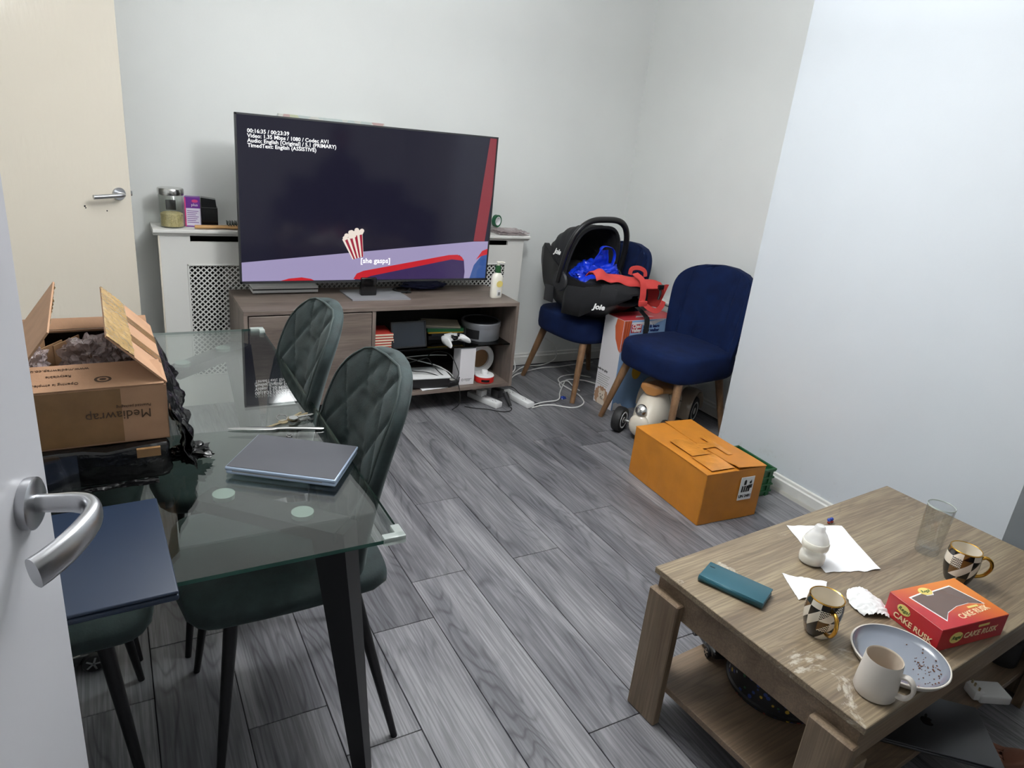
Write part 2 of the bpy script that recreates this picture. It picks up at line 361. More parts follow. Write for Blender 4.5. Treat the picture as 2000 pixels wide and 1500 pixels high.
def text(s, size, m, parent, o, xd, yd, align='CENTER', bold=0.0, name='lettering', ext=0.0003, shear=0):
    cu = bpy.data.curves.new('txt','FONT'); cu.body = s; cu.size = size; cu.align_x = align; cu.align_y = 'CENTER'; cu.offset = bold; cu.extrude = ext; cu.resolution_u = 2; cu.shear = shear
    t = bpy.data.objects.new('txt', cu); C.objects.link(t); dg = bpy.context.evaluated_depsgraph_get(); dg.update()
    me = bpy.data.meshes.new_from_object(t.evaluated_get(dg)); bpy.data.objects.remove(t); bpy.data.curves.remove(cu)
    xd = Vector(xd).normalized(); yd = Vector(yd).normalized(); zd = xd.cross(yd).normalized(); yd = zd.cross(xd)
    me.transform(Matrix.Translation(o) @ Matrix((xd,yd,zd)).transposed().to_4x4())
    me.materials.clear(); me.materials.append(M[m]); me.name = name
    q = bpy.data.objects.new(name, me); C.objects.link(q); q.parent = parent; return q
def ell(cx, cy, rx, ry, n=24): return [(cx+rx*math.cos(2*PI*i/n), cy+ry*math.sin(2*PI*i/n)) for i in range(n)]

# ------------------------------------------------------------------ room shell
X0, X1, Y0, Y1, ZC = -0.70, 3.056, -1.30, 3.823, 2.45
CX, CY0, CY1 = 2.70, 0.968, 2.328
def slab(name, m, *b, **k):
    bm = BM(); box(bm, *b, **k); return struct(name, bm, m, smooth=False)
slab('wall_back','wall_paint', X0-.1,X1+.1,Y1,Y1+.1,0,ZC)
slab('wall_left','wall_paint', X0-.1,X0,Y0,Y1,0,ZC)
slab('wall_right','wall_paint', X1,X1+.1,Y0,Y1,0,ZC)
slab('wall_front','wall_paint', X0-.1,X1+.1,Y0-.1,Y0,0,ZC)
cb = slab('wall_chimney','wall_paint_dimmed', CX,X1,CY0,CY1,0,ZC); cb['label'] = 'white chimney breast projecting from right wall'
slab('ceiling','ceiling_paint', X0-.1,X1+.1,Y0-.1,Y1+.1,ZC,ZC+.05)
floor = slab('floor','subfloor', X0-.1,X1+.1,Y0-.1,Y1+.1,-.06,-.012)
PW = 0.2015; GX = 0.198-5*PW
known = {-1:1.645,1:1.445,3:1.666,4:1.86,5:2.338,6:1.86,7:2.534,8:2.053,9:2.737}
PL = 1.26; mesh_cache = {}
for c in range(0, 20):
    k = c-4; xa = GX+c*PW; xb = xa+PW
    xa = max(xa, X0); xb = min(xb, X1)
    if xb-xa < .02: continue
    y = known.get(k-0, random.uniform(1.2,2.4))
    while y > Y0: y -= PL
    while y < Y1:
        ya, yb = max(y,Y0), min(y+PL,Y1); y += PL
        if yb-ya < .02: continue
        key = (round(xb-xa,4), round(yb-ya,4))
        if key not in mesh_cache:
            bm = BM(); g = .0011; hx, hy = (xb-xa)/2-g, (yb-ya)/2-g
            box(bm, -hx,hx,-hy,hy,-.012,0, bev=.0012, seg=1)
            p = obj('plank', bm, 'floor_wood', smooth=False); mesh_cache[key] = p.data
        else:
            p = bpy.data.objects.new('plank', mesh_cache[key]); C.objects.link(p)
        p.parent = floor; p.location = ((xa+xb)/2, (ya+yb)/2, 0)
def skirt(name, p0, p1, nrm, h=.085, m='skirt_white'):
    p0, p1, nrm = Vector(p0), Vector(p1), Vector(nrm)
    prof = [(0,.006),(.016,.006),(.016,h*.72),(.010,h*.80),(.009,h-.004),(.005,h),(0,h)]
    bm = BM(); rings(bm, [[p+nrm*a+Vector((0,0,z)) for a,z in prof] for p in (p0,p1)])
    o = struct(name, bm, m, smooth=False)
    bm = BM(); a = p0+nrm*.0; b = p1+nrm*.0
    rings(bm, [[p+nrm*u+Vector((0,0,z)) for u,z in ((0,0),(.014,0),(.014,.006),(0,.006))] for p in (a,b)])
    obj('gap', bm, 'dark_gap', o, smooth=False); return o
skirt('baseboard_back', (2.08,Y1,0), (X1,Y1,0), (0,-1,0))
skirt('baseboard_right', (X1,Y1,0), (X1,CY1,0), (-1,0,0))
b_ = skirt('baseboard_chimney', (CX,CY1,0), (CX,CY0,0), (-1,0,0), .075)
bm = BM(); prism(bm, [(CX-.030,CY1,0),(CX-.014,CY1,0),(CX-.014,CY1,.014),(CX-.022,CY1,.010)], (0,CY0-CY1,0)); struct('trim_1', bm, 'paper_grey', smooth=False)
skirt('baseboard_alcove', (X1,CY0,0), (X1,Y0,0), (-1,0,0))
bm = BM(); box(bm, X1-.055,X1,CY1,Y1,.50,.56,bev=.006); box(bm, X1-.070,X1,CY1,Y1,.56,.575,bev=.004); t = struct('trim_2', bm, 'skirt_white', smooth=False)
slab('wall_partition','wall_paint', X0,-.40,.14,.20,0,ZC)

def door(name, E, ang, m, side, label):
    """E latch-edge point on the visible face (x,y); door runs back from E towards its hinge"""
    d = Vector((math.sin(ang), math.cos(ang), 0)); n = Vector((d.y,-d.x,0))
    Mx = Matrix((d,n,Vector((0,0,1)))).transposed().to_4x4(); Mx.translation = (E[0],E[1],0)
    bm = BM(); box(bm, -.762,0,-.036,0,.008,1.985,bev=.002,seg=1); o = struct(name, bm, m, label, smooth=False); o.matrix_world = Mx
    return o, Mx
# far door, half open, warm gloss paint
E1 = (.097,3.583); far, Mf = door('door_1', E1, rad(90-24), 'white_gloss', 1, 'gloss cream white door standing open by the back wall')
h = bpy.data.objects.new('door_handle', None); C.objects.link(h); h.parent = far; h.location = (-.053,0,1.062); h['label'] = 'satin lever handle on round rose'
bm = BM(); lathe(bm, [(.0,.0),(.027,.0),(.0275,.006),(.026,.009),(.0,.009)], 32, axis='Y'); obj('rose', bm, 'satin_metal', h)
bm = BM(); tube(bm, [(0,.008,0),(0,.040,0),(-.008,.052,0),(-.03,.054,-.001),(-.075,.054,-.004),(-.128,.054,-.006)], .0095, 12); obj('lever', bm, 'satin_metal', h)
bm = BM(); box(bm, 0,.012,-.024,-.012,1.050,1.072,bev=.002); obj('latch', bm, 'steel', far)
bm = BM(); box(bm, 0,.0015,-.030,-.006,1.00,1.12); obj('latch_plate', bm, 'cover_white', far, smooth=False)
for k,(x,z,r) in enumerate(((-.196,1.012,.004),(-.193,1.005,.003),(-.108,.99,.003))):
    bm = BM(); lathe(bm, [(0,0),(r,0),(r*.8,.0012),(0,.0012)], 8, axis='Y'); o = obj('screw_hole', bm, 'dark_gap', far); o.location = (x,0,z)
# near door
E2 = (-.092,.905); near, Mn = door('door_2', E2, rad(16), 'door_white', 1, 'white door open in the near left foreground')
h = bpy.data.objects.new('door_handle', None); C.objects.link(h); h.parent = near; h.location = (-.062,0,1.052); h['label'] = 'curved satin lever handle in the foreground'
bm = BM(); lathe(bm, [(.0,.0),(.029,.0),(.030,.004),(.030,.010),(.027,.012),(.0,.012)], 40, axis='Y'); obj('rose', bm, 'satin_metal', h)
bm = BM()
P = smooth_path([(0,.010,0),(0,.030,0),(0,.050,0),(-.006,.066,-.001),(-.022,.075,-.003),(-.045,.074,-.006),(-.075,.066,-.010),(-.100,.054,-.014),(-.112,.046,-.016)], 6)
R = []
for i, p in enumerate(P):
    d = (P[min(i+1,len(P)-1)]-P[max(i-1,0)]).normalized(); a = d.cross(Vector((0,0,1))).normalized(); b = a.cross(d)
    t = i/(len(P)-1); ra, rb = .0085+.0015*t, .0105+.0075*math.sin(min(1,t*1.1)*PI/2)**2
    R.append([p+a*spow(math.cos(2*PI*k/20),.8)*ra+b*spow(math.sin(2*PI*k/20),.8)*rb for k in range(20)])
rings(bm, R); obj('lever', bm, 'satin_metal', h)

# ------------------------------------------------------------------ radiator cover
rc = thing('radiator_cover','white radiator cover with diamond lattice grille behind the television','radiator cover',(1.185,3.73,0))
FX0, FX1, FZ = -.985, .985, .885
bm = BM(); prof = [(.093,.872),(-.098,.872),(-.104,.880),(-.112,.884),(-.118,.888),(-.118,.898),(-.115,.901),(.093,.901)]
rings(bm, [[(x,a,z) for a,z in prof] for x in (-1.012,1.012)]); obj('top_shelf', bm, 'cover_white', rc, smooth=False)
bm = BM(); gx0,gx1,gz0,gz1 = -.875,.875,.16,.735; yf = -.092
box(bm, FX0,gx0,yf,yf+.016,0,.872); box(bm, gx1,FX1,yf,yf+.016,0,.872); box(bm, gx0,gx1,yf,yf+.016,gz1,.842); box(bm, gx0,gx1,yf,yf+.016,0,gz0); box(bm, gx0,gx0+.02,yf,yf+.016,.842,.872)
obj('front_panel', bm, 'cover_white', rc, smooth=False)
for x in (FX0, FX1-.016):
    bm = BM(); box(bm, x,x+.016,yf+.016,.09,0,.872); obj('side_panel', bm, 'cover_white', rc, smooth=False)
bm = BM(); box(bm, FX0-.008,FX0,yf-.006,yf+.012,0,.872,bev=.003); obj('corner_bead', bm, 'white_gloss', rc)
bm = BM(); t = .009
for a,b,c_,d in ((gx0,gx1,gz1-t,gz1),(gx0,gx1,gz0,gz0+t),(gx0,gx0+t,gz0,gz1),(gx1-t,gx1,gz0,gz1)): box(bm, a,b,yf-.004,yf+.002,c_,d,bev=.002,seg=1)
obj('grille_frame', bm, 'cover_white', rc, smooth=False)
# lattice grille: real plate with diamond holes
bm = BM(); pz = .0262; hx = .0092; nu = int((gx1-gx0)/pz); nv = int((gz1-gz0)/pz)
cache = {}
def V_(x,z):
    k = (round(x,5),round(z,5))
    if k not in cache: cache[k] = bm.verts.new((x,yf+.006,z))
    return cache[k]
for j in range(nv*2+1):
    for i in range(nu+1):
        cx = gx0+.008+i*pz+(pz/2 if j%2 else 0); cz = gz0+.006+j*pz/2
        if cx > gx1-.006 or cz > gz1-.004: continue
        q = pz/2
        D = [(cx-q,cz),(cx,cz-q),(cx+q,cz),(cx,cz+q)]; H = [(cx-hx,cz),(cx,cz-hx),(cx+hx,cz),(cx,cz+hx)]
        for k in range(4):
            l = (k+1)%4
            bm.faces.new((V_(*D[k]),V_(*D[l]),V_(*H[l]),V_(*H[k])))
g = obj('grille', bm, 'cover_white', rc, smooth=False); g['kind'] = 'stuff'
sm = g.modifiers.new('s','SOLIDIFY'); sm.thickness = .004
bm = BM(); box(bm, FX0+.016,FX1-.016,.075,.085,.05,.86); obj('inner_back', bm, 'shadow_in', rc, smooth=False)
bm = BM(); box(bm, -.7,.7,-.01,.06,.15,.75,bev=.01); obj('radiator', bm, 'paper_grey', rc, smooth=False)

# ------------------------------------------------------------------ things on the radiator cover
ZT = .9015
j = thing('storage_jar','glass storage jar of pale grain with steel lid on radiator cover','jar',(.263,3.700,ZT))
bm = BM(); lathe(bm, [(.0,.0),(.050,.0),(.054,.004),(.054,.150),(.049,.156),(.046,.156),(.050,.150),(.050,.006),(.0,.005)], 40, cap=False); obj('glass_body', bm, 'jar_glass', j)
bm = BM(); lathe(bm, [(.0,.006),(.0495,.006),(.0495,.062),(.040,.068),(.022,.072),(.0,.070)], 32); obj('grain_fill', bm, 'grain', j)
bm = BM(); lathe(bm, [(.0,.150),(.056,.150),(.057,.153),(.057,.176),(.054,.180),(.0,.182)], 40); obj('lid', bm, 'steel', j)
bm = BM(); box(bm, -.022,.022,.022,.026,.075,.122,bev=.002); obj('scoop', bm, 'black_gloss', j)
p = thing('medicine_box','purple and pink printed carton beside grain jar','box',(.358,3.735,ZT), rad(-8))
bm = BM(); box(bm, -.034,.034,-.026,.026,0,.140,bev=.001,seg=1); obj('carton', bm, 'purple', p, smooth=False)
bm = BM(); box(bm, -.028,.034,-.0266,-.026,.006,.088); obj('white_panel', bm, 'lilac_white', p, smooth=False)
bm = BM(); prism(bm, [(.012+a,-.0262,.122+b) for a,b in ell(0,0,.014,.007)], (0,-.0006,0)); obj('logo_oval', bm, 'pink', p, smooth=False)
bm = BM(); box(bm, -.034,-.028,-.0264,-.026,.002,.138); obj('edge_stripe', bm, 'pink', p, smooth=False)
text('plus', .018, 'print_white', p, (.01,-.0268,.104), (1,0,0), (0,0,1))
bm = BM()
for k in range(7): box(bm, -.024,.026-.006*(k%3),-.0270,-.0266,.074-k*.009,.0765-k*.009)
obj('small_print', bm, 'purple', p, smooth=False)
p = thing('black_carton','glossy black perfume carton beside purple box','box',(.437,3.750,ZT), rad(-6))
bm = BM(); box(bm, -.040,.034,-.03,.03,0,.092,bev=.0015); obj('base_box', bm, 'black_gloss', p, smooth=False)
bm = BM(); prism(bm, [(-.040,-.03,.0922),(.030,-.03,.0922),(.026,-.03,.130),(-.040,-.03,.138)], (0,.06,0)); obj('cap_box', bm, 'black_gloss', p, smooth=False)
p = thing('hair_brush','wooden hair brush with dark bristles lying on radiator cover','brush',(.47,3.66,ZT+.006), rad(4))
bm = BM(); pr = [(-.115,.010),(-.10,.016),(-.06,.015),(-.01,.011),(.02,.013),(.045,.026),(.075,.034),(.11,.032),(.13,.018),(.135,.006)]
rings(bm, [[(x,w_*math.cos(2*PI*k/16),.0085*spow(math.sin(2*PI*k/16),.8)+.004) for k in range(16)] for x,w_ in pr]); obj('handle', bm, 'bamboo', p)
bm = BM()
for i in range(8):
    for q in range(6):
        x = .035+i*.012; y = -.022+q*.009; cone(bm, (x,y,.011), (x+random.uniform(-.003,.003),y,.034), .0012,.0009,5)
o = obj('bristles', bm, 'bristle', p); o['kind'] = 'stuff'
p = thing('picture_board','printed map picture propped on wall behind television','picture',(1.05,3.795,ZT), 0)
bm = BM(); box(bm, -.275,.275,-.009,.009,0,.552,bev=.002); obj('board', bm, 'map_print', p, smooth=False)
p = thing('tape_roll','green roll of tape standing on bubble wrap packet','tape',(2.035,3.755,ZT+.030), rad(25))
bm = BM()
n = 36; prof = [(.026,-.011),(.036,-.011),(.036,.011),(.026,.011)]
R = [[((r*math.cos(2*PI*i/n)), y, .036+r*math.sin(2*PI*i/n)) for r,y in prof] for i in range(n)]; R.append(R[0]); rings(bm, R, True, False); obj('ring', bm, 'tape_green', p)
bm = BM()
R = [[((r*math.cos(2*PI*i/n)), y, .036+r*math.sin(2*PI*i/n)) for r,y in ((.022,-.0115),(.026,-.0115),(.026,.0115),(.022,.0115))] for i in range(n)]; R.append(R[0]); rings(bm, R, True, False); obj('core', bm, 'paper', p)
bm = BM()
def bw(u,v): return Vector((2.00+.20*u, 3.63+.15*v, ZT+.024+.012*noise.noise(Vector((u*5,v*5,3)))-.02*max(0,u-.7)))
sheet(bm, bw, 24, 16, .006); sheet(bm, lambda u,v: bw(u,v)-Vector((.004,0,.014)), 24, 16, .006)
tag(obj('bubble_wrap_packet', bm, 'bubble_wrap'), 'flat packet in clear bubble wrap at right end of radiator cover', 'packet')

# ------------------------------------------------------------------ television stand
ST = thing('television_stand','grey-brown wood effect television stand with one door and open shelf','cabinet',(1.207,3.412,0))
sx, sy, zb, zt = .717, .212, .12, .61
def pt(name, m, *b, **k):
    bm = BM(); box(bm, *b, **k); return obj(name, bm, m, ST, smooth=False)
pt('top_board','stand_wood', -sx,sx,-sy,sy,zt-.020,zt,bev=.001,seg=1)
pt('bottom_board','stand_wood', -sx+.018,sx-.018,-sy+.004,sy,zb,zb+.018)
for a in (-sx, sx-.018): pt('side_board','stand_wood_v', a,a+.018,-sy,sy,zb,zt-.020,bev=.001,seg=1)
pt('divider','stand_wood_v', -.115,-.097,-sy+.004,sy-.01,zb+.018,zt-.020)
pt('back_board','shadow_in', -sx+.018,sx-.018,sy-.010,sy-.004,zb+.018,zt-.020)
d_ = pt('door','stand_wood', -sx+.022,-.119,-sy-.001,-sy+.016,zb+.020,zt-.026,bev=.0015,seg=1)
pt('glass_shelf','shelf_glass', -.096,sx-.019,-sy+.03,sy-.02,.360,.367)
for x in (-.09, sx-.026):
    bm = BM(); cone(bm, (x,-sy+.06,.352), (x,-sy+.06,.360), .004,.004,8); obj('shelf_pin', bm, 'steel', ST)
for x in (-sx+.12, sx-.10):
    for y in (sy-.16, sy-.05):
        bm = BM(); box(bm, x-.02,x+.02,y-.02,y+.02,0,zb); obj('leg', bm, 'stand_wood_v', ST, smooth=False)

# ------------------------------------------------------------------ television
TV = thing('television','large flat television showing a dark stage with red seats, on grey-brown stand','television',(1.168,3.42,.61))
def tvp(x, z, y=0): return Vector((x-1.168, y, z-.61))
bm = BM(); box(bm, -.652,.652,.002,.026,.076,.836,bev=.003); obj('cabinet', bm, 'black_plastic', TV)
bm = BM(); box(bm, -.30,.30,.026,.060,.10,.52,bev=.01); obj('rear_housing', bm, 'black_plastic', TV)
bm = BM(); W_, Z0_, Z1_ = .652, .076, .836; t = .007
for b in ((-W_,W_,-.002,.004,Z1_-t,Z1_),(-W_,W_,-.002,.004,Z0_,Z0_+.010),(-W_,-W_+t,-.002,.004,Z0_,Z1_),(W_-t,W_,-.002,.004,Z0_,Z1_)): box(bm, *b)
obj('bezel', bm, 'charcoal_plastic', TV, smooth=False)
bm = BM(); poly(bm, [(-W_+t,.0010,Z0_+.010),(W_-t,.0010,Z0_+.010),(W_-t,.0010,Z1_-t),(-W_+t,.0010,Z1_-t)]); scr = obj('screen', bm, 'screen_dark', TV, smooth=False)
def pic(name, m, pts, lay=1):
    bm = BM(); poly(bm, [tvp(x,z,.0010-.0003*lay) for x,z in pts]); return obj(name, bm, m, scr, smooth=False)
pic('stage_floor','screen_floor', [(.524,.698),(1.812,.698),(1.812,.902),(1.722,.900),(.524,.787)])
pic('stage_curtain','screen_curtain', [(1.722,.902),(1.790,.902),(1.812,1.15),(1.812,1.4375),(1.773,1.4375)],2)
pic('seat_rim','screen_red', [(.755,.698),(.70,.698),(.74,.709),(.80,.714),(.845,.706),(.86,.698)],3)
pic('seat_back','screen_navy', [(1.065,.698),(1.68,.698),(1.682,.735),(1.672,.800),(1.645,.826),(1.10,.735)],2)
pic('seat_rim','screen_red', [(1.058,.702),(1.075,.730),(1.11,.744),(1.58,.826),(1.632,.828),(1.660,.815),(1.672,.795),(1.60,.803),(1.15,.717),(1.10,.700)],3)
pic('seat_back','screen_blue', [(1.715,.698),(1.79,.698),(1.812,.698),(1.812,.83),(1.775,.82),(1.735,.77)],2)
pic('seat_rim','screen_red', [(1.745,.80),(1.775,.82),(1.812,.83),(1.812,.862),(1.78,.850)],3)
pic('popcorn_bucket','screen_pop', [(1.052,.802),(1.108,.816),(1.100,.935),(.998,.902)],2)
for k in range(4):
    a = .1+k*.25; A = Vector((.998,.902)).lerp(Vector((1.100,.935)),a); B = Vector((.998,.902)).lerp(Vector((1.100,.935)),a+.13); A2 = Vector((1.052,.802)).lerp(Vector((1.108,.816)),a); B2 = Vector((1.052,.802)).lerp(Vector((1.108,.816)),a+.13)
    pic('stripe','screen_stripe', [tuple(A2),tuple(B2),tuple(B),tuple(A)],3)
bm = BM()
for k in range(15):
    t_ = random.random(); c = Vector((.998,.902)).lerp(Vector((1.100,.935)),t_)+Vector((random.uniform(-.004,.004),random.uniform(0,.024)))
    poly(bm, [tvp(c.x+a,c.y+b,.0010-.0014-.00005*k) for a,b in ell(0,0,.012,.011,9)])
obj('popcorn', bm, 'screen_pop', scr, smooth=False)
for k, s_ in enumerate(('00:16:35 / 00:23:39','Video: 1.35 Mbps / 1080 / Codec AV1','Audio: English [Original] / 5.1 (PRIMARY)','TimedText: English (ASSISTIVE)')):
    text(s_, .0236, 'screen_text', scr, tvp(.566,1.374-.0205*k,-.0006), (1,0,0), (0,0,1), 'LEFT', .0004, ext=0.0001)
text('[she gasps]', .036, 'screen_text', scr, tvp(1.172,.795,-.0016), (1,0,0), (0,0,1), 'CENTER', .0006, ext=0.0001)
bm = BM(); box(bm, -.072,.012,-.012,.022,.006,.10,bev=.006,seg=3); obj('neck', bm, 'black_gloss', TV)
bm = BM(); pr = [(-.138,-.088),(.168,-.096),(.160,.140),(-.146,.122)]
prism(bm, [(x,y,.0005) for x,y in pr], (0,0,.006)); obj('base_plate', bm, 'grey_plastic', TV, smooth=False)

# ------------------------------------------------------------------ on the stand top
p = thing('media_player','flat white and black player lying behind television','player',(.745,3.565,.6105))
bm = BM(); box(bm, -.160,.160,-.05,.05,.004,.018,bev=.002); obj('lower_case', bm, 'white_plastic', p)
bm = BM(); box(bm, -.158,.158,-.049,.049,.018,.024); obj('black_band', bm, 'black_plastic', p)
bm = BM(); box(bm, -.160,.160,-.05,.05,.024,.036,bev=.002); obj('upper_case', bm, 'white_plastic', p)
for x in (-.14,.14):
    for y in (-.035,.035): bm = BM(); cone(bm, (x,y,0),(x,y,.005),.008,.008,10); obj('foot', bm, 'black_plastic', p)
bm = BM(); crumple(bm, (1.50,3.555,.632), (.125,.055,.019), 4, .3, 2.2, 3, .6105); tag(obj('cloth_pouch', bm, 'navy_cloth'), 'navy cloth pouch lying flat right of television base', 'pouch')
bm = BM(); tube(bm, [(1.36,3.45,.617),(1.40,3.50,.625),(1.40,3.545,.618),(1.35,3.56,.617),(1.31,3.52,.617),(1.33,3.47,.617),(1.39,3.46,.617)], .0055, 8); tag(obj('black_cable_coil', bm, 'cable_black'), 'short black cable coil beside navy pouch', 'cable')
p = thing('lotion_bottle','white pump lotion bottle with green collar on stand end','bottle',(1.838,3.325,.6105), rad(12))
bm = BM()
def ov(rx,ry,z): return [(rx*spow(math.cos(2*PI*k/28),.8),ry*spow(math.sin(2*PI*k/28),.8),z) for k in range(28)]
rings(bm, [ov(.034,.021,0),ov(.036,.023,.004),ov(.037,.024,.03),ov(.037,.024,.085),ov(.035,.022,.110),ov(.026,.019,.128),ov(.016,.016,.136),ov(.015,.015,.142)]); obj('body', bm, 'lotion_white', p)
bm = BM(); lathe(bm, [(0,.140),(.017,.140),(.0165,.176),(.012,.180),(0,.180)], 24); obj('collar', bm, 'lotion_green', p)
bm = BM(); lathe(bm, [(0,.178),(.007,.178),(.007,.190),(.012,.191),(.012,.199),(0,.201)], 18); tube(bm, [(0,0,.195),(.018,-.004,.196),(.036,-.008,.192)], .0048, 8); obj('pump', bm, 'lotion_white', p)
bm = BM(); box(bm, -.015,.013,-.0250,-.0242,.012,.048); obj('barcode', bm, 'label_white', p, smooth=False)
bm = BM()
for k in range(9): box(bm, -.008+k*.002,-.0072+k*.002+.0005*(k%2),-.0255,-.0250,.016,.034)
obj('bars', bm, 'barcode', p, smooth=False)
bm = BM(); prism(bm, [(a,-.0248,.080+b) for a,b in ell(0,0,.022,.018)], (0,-.0005,0)); obj('label', bm, 'logo_yellow', p, smooth=False)

# ------------------------------------------------------------------ inside the open shelf
ZS, ZB = .3675, .1385
for k in range(6):
    z = ZS+k*.0145; bm = BM(); box(bm, -.054,.054,-.075,.075,0,.0135,bev=.001,seg=1)
    o = obj('booklet', bm, 'book_red' , smooth=False); o.location = (1.172+random.uniform(-.003,.003),3.335,z); o.rotation_euler.z = rad(random.uniform(-2,2))
    tag(o, ('bottom','second from bottom','third from bottom','third from top','second from top','top')[k]+' red booklet in pile left inside open shelf', 'book', 'red booklets piled on the glass shelf')
    bm = BM(); box(bm, -.0545,.0545,-.0755,.074,.003,.0105); obj('page_edges', bm, 'book_cream', o, smooth=False)
p = thing('photo_frame','black framed panel leaning on shelf beside red booklets','frame',(1.315,3.262,ZS), rad(2))
T = Matrix.Rotation(rad(-14),4,'X')
bm = BM(); box(bm, -.098,.098,-.006,.006,0.002,.140,bev=.001,seg=1,M4=T); obj('backing', bm, 'black_plastic', p, smooth=False)
bm = BM()
for b in ((-.098,.098,0.002,.010),(-.098,.098,.132,.140),(-.098,-.090,.002,.14),(.090,.098,.002,.14)): box(bm, b[0],b[1],-.010,-.006,b[2],b[3],M4=T)
obj('border', bm, 'black_plastic', p, smooth=False)
bm = BM(); box(bm, -.090,.090,-.007,-.0062,.010,.132,M4=T); obj('glass', bm, 'slate_blue', p, smooth=False)
for k,(m_,th,lab,dx,rz) in enumerate((('black_plastic',.022,'black book at bottom of folder pile',0,2),('slate_blue',.014,'dark blue book under yellow folder',.01,-3),('folder_yellow',.008,'yellow folder under green folder',.0,3),('folder_green',.020,'green folder on shelf beside round tin',.0,6),('paper_grey',.007,'grey magazine on green folder',-.015,12),('book_cream',.006,'cream leaflet on top of folder pile',-.01,18))):
    z = ZS+sum((.022,.014,.008,.020,.007,.006)[:k]); bm = BM()
    box(bm, -.105,.105,-.075,.075,0,th-.0004,bev=.0015,seg=1); o = obj('folder' if 'folder' in lab else 'book', bm, m_, smooth=False); o.location = (1.575+dx,3.44,z); o.rotation_euler.z = rad(-rz)
    tag(o, lab, 'folder' if 'folder' in lab else 'book')
p = thing('round_tin','large round silver tin with dark lid top on glass shelf','tin',(1.792,3.385,ZS))
bm = BM(); lathe(bm, [(0,0),(.108,0),(.110,.003),(.110,.080),(.108,.082),(0,.082)], 48); obj('body', bm, 'tin_grey', p)
bm = BM(); lathe(bm, [(.1,.072),(.1125,.072),(.1135,.075),(.1135,.096),(.110,.100),(.102,.100),(.100,.097),(0,.097)], 48, cap=False); obj('lid', bm, 'tin_grey', p)
bm = BM(); lathe(bm, [(0,.0975),(.097,.0975),(.097,.0982),(0,.0982)], 48); obj('lid_panel', bm, 'tin_dark', p)
bm = BM(); n=12; rings(bm, [[(.1106*math.cos(rad(196+i*4)),.1106*math.sin(rad(196+i*4)),z) for i in range(n)] for z in (.012,.064)], False, False); obj('black_label', bm, 'black_plastic', p)
p = thing('game_controller','white game controller with black centre on shelf edge','controller',(1.565,3.262,ZS+.004), rad(24))
bm = BM()
rings(bm, [[(x, y0+ry*math.cos(2*PI*k/18), z0+rz*math.sin(2*PI*k/18)) for k in range(18)] for x,y0,ry,z0,rz in ((-.078,-.055,.008,.016,.008),(-.074,-.045,.018,.022,.015),(-.064,-.012,.036,.030,.021),(-.045,.012,.034,.034,.020),(0,.014,.030,.034,.016),(.045,.012,.034,.034,.020),(.064,-.012,.036,.030,.021),(.074,-.045,.018,.022,.015),(.078,-.055,.008,.016,.008))]); obj('shell', bm, 'white_plastic', p)
bm = BM(); box(bm, -.03,.03,.0,.042,.046,.054,bev=.004); obj('touch_pad', bm, 'white_plastic', p)
bm = BM(); crumple(bm, (0,-.012,.040), (.026,.016,.012), 2, 0, 1); obj('centre_panel', bm, 'black_gloss', p)
for x in (-.025,.025):
    bm = BM(); lathe(bm, [(0,.046),(.006,.046),(.006,.056),(.009,.058),(.008,.061),(0,.060)], 16, (x,-.016,0)); obj('thumb_stick', bm, 'black_plastic', p)
p = thing('white_carton','tall white carton with small print in lower shelf','box',(1.655,3.285,ZB), rad(0))
bm = BM(); box(bm, -.046,.046,-.045,.045,0,.212,bev=.0012,seg=1); obj('carton', bm, 'box_white', p, smooth=False)
bm = BM()
R = [[(-.026+r*math.cos(2*PI*i/20), -.0456, .030+r*math.sin(2*PI*i/20)) for r in (.0045,.0065)] for i in range(21)]; rings(bm, R, False, False)
for k,(a,b) in enumerate(((-.014,.032),(-.014,.022),(-.004,.02))): box(bm, a,b,-.0457,-.0452,.033-k*.006,.0345-k*.006)
obj('small_print', bm, 'print_black', p, smooth=False)
p = thing('ring_lamp','white ring lamp standing beside tall white carton','lamp',(1.806,3.40,ZB))
bm = BM(); n=48; prof=[(.056,-.022),(.084,-.026),(.090,-.015),(.090,.015),(.084,.022),(.056,.018)]
R = [[(r*math.cos(2*PI*i/n), y, .094+r*math.sin(2*PI*i/n)) for r,y in prof] for i in range(n)]; R.append(R[0]); rings(bm, R, True, False); obj('ring', bm, 'white_plastic', p)
bm = BM(); box(bm, -.055,.055,-.032,.032,0,.020,bev=.006); obj('base', bm, 'white_plastic', p)
bm = BM(); lathe(bm, [(0,-.004),(.058,-.004),(.058,.010),(0,.010)], 40, (0,0,.094), axis='Y'); obj('face', bm, 'cardboard_in', p)
p = thing('desk_clock','round red clock with white top on lower shelf','clock',(1.782,3.272,ZB))
bm = BM(); lathe(bm, [(0,0),(.052,0),(.056,.004),(.056,.030),(.054,.034),(0,.034)], 40); obj('body', bm, 'clock_red', p)
bm = BM(); lathe(bm, [(0,.034),(.054,.034),(.056,.037),(.053,.042),(0,.044)], 40); obj('top_plate', bm, 'white_plastic', p)
bm = BM(); rings(bm, [[(.0566*math.cos(rad(228+i*6)),.0566*math.sin(rad(228+i*6)),z) for i in range(9)] for z in (.010,.024)], False, False); obj('display', bm, 'black_gloss', p)
bm = BM(); lathe(bm, [(0,.043),(.020,.043),(.022,.056),(.016,.066),(0,.070)], 24); obj('knob', bm, 'white_plastic', p)
p = thing('small_console','black and white console lying in lower shelf','console',(1.42,3.30,ZB+.006), rad(-6))
bm = BM(); box(bm, -.13,.13,-.075,.09,0,.052,bev=.006); obj('body', bm, 'black_plastic', p)
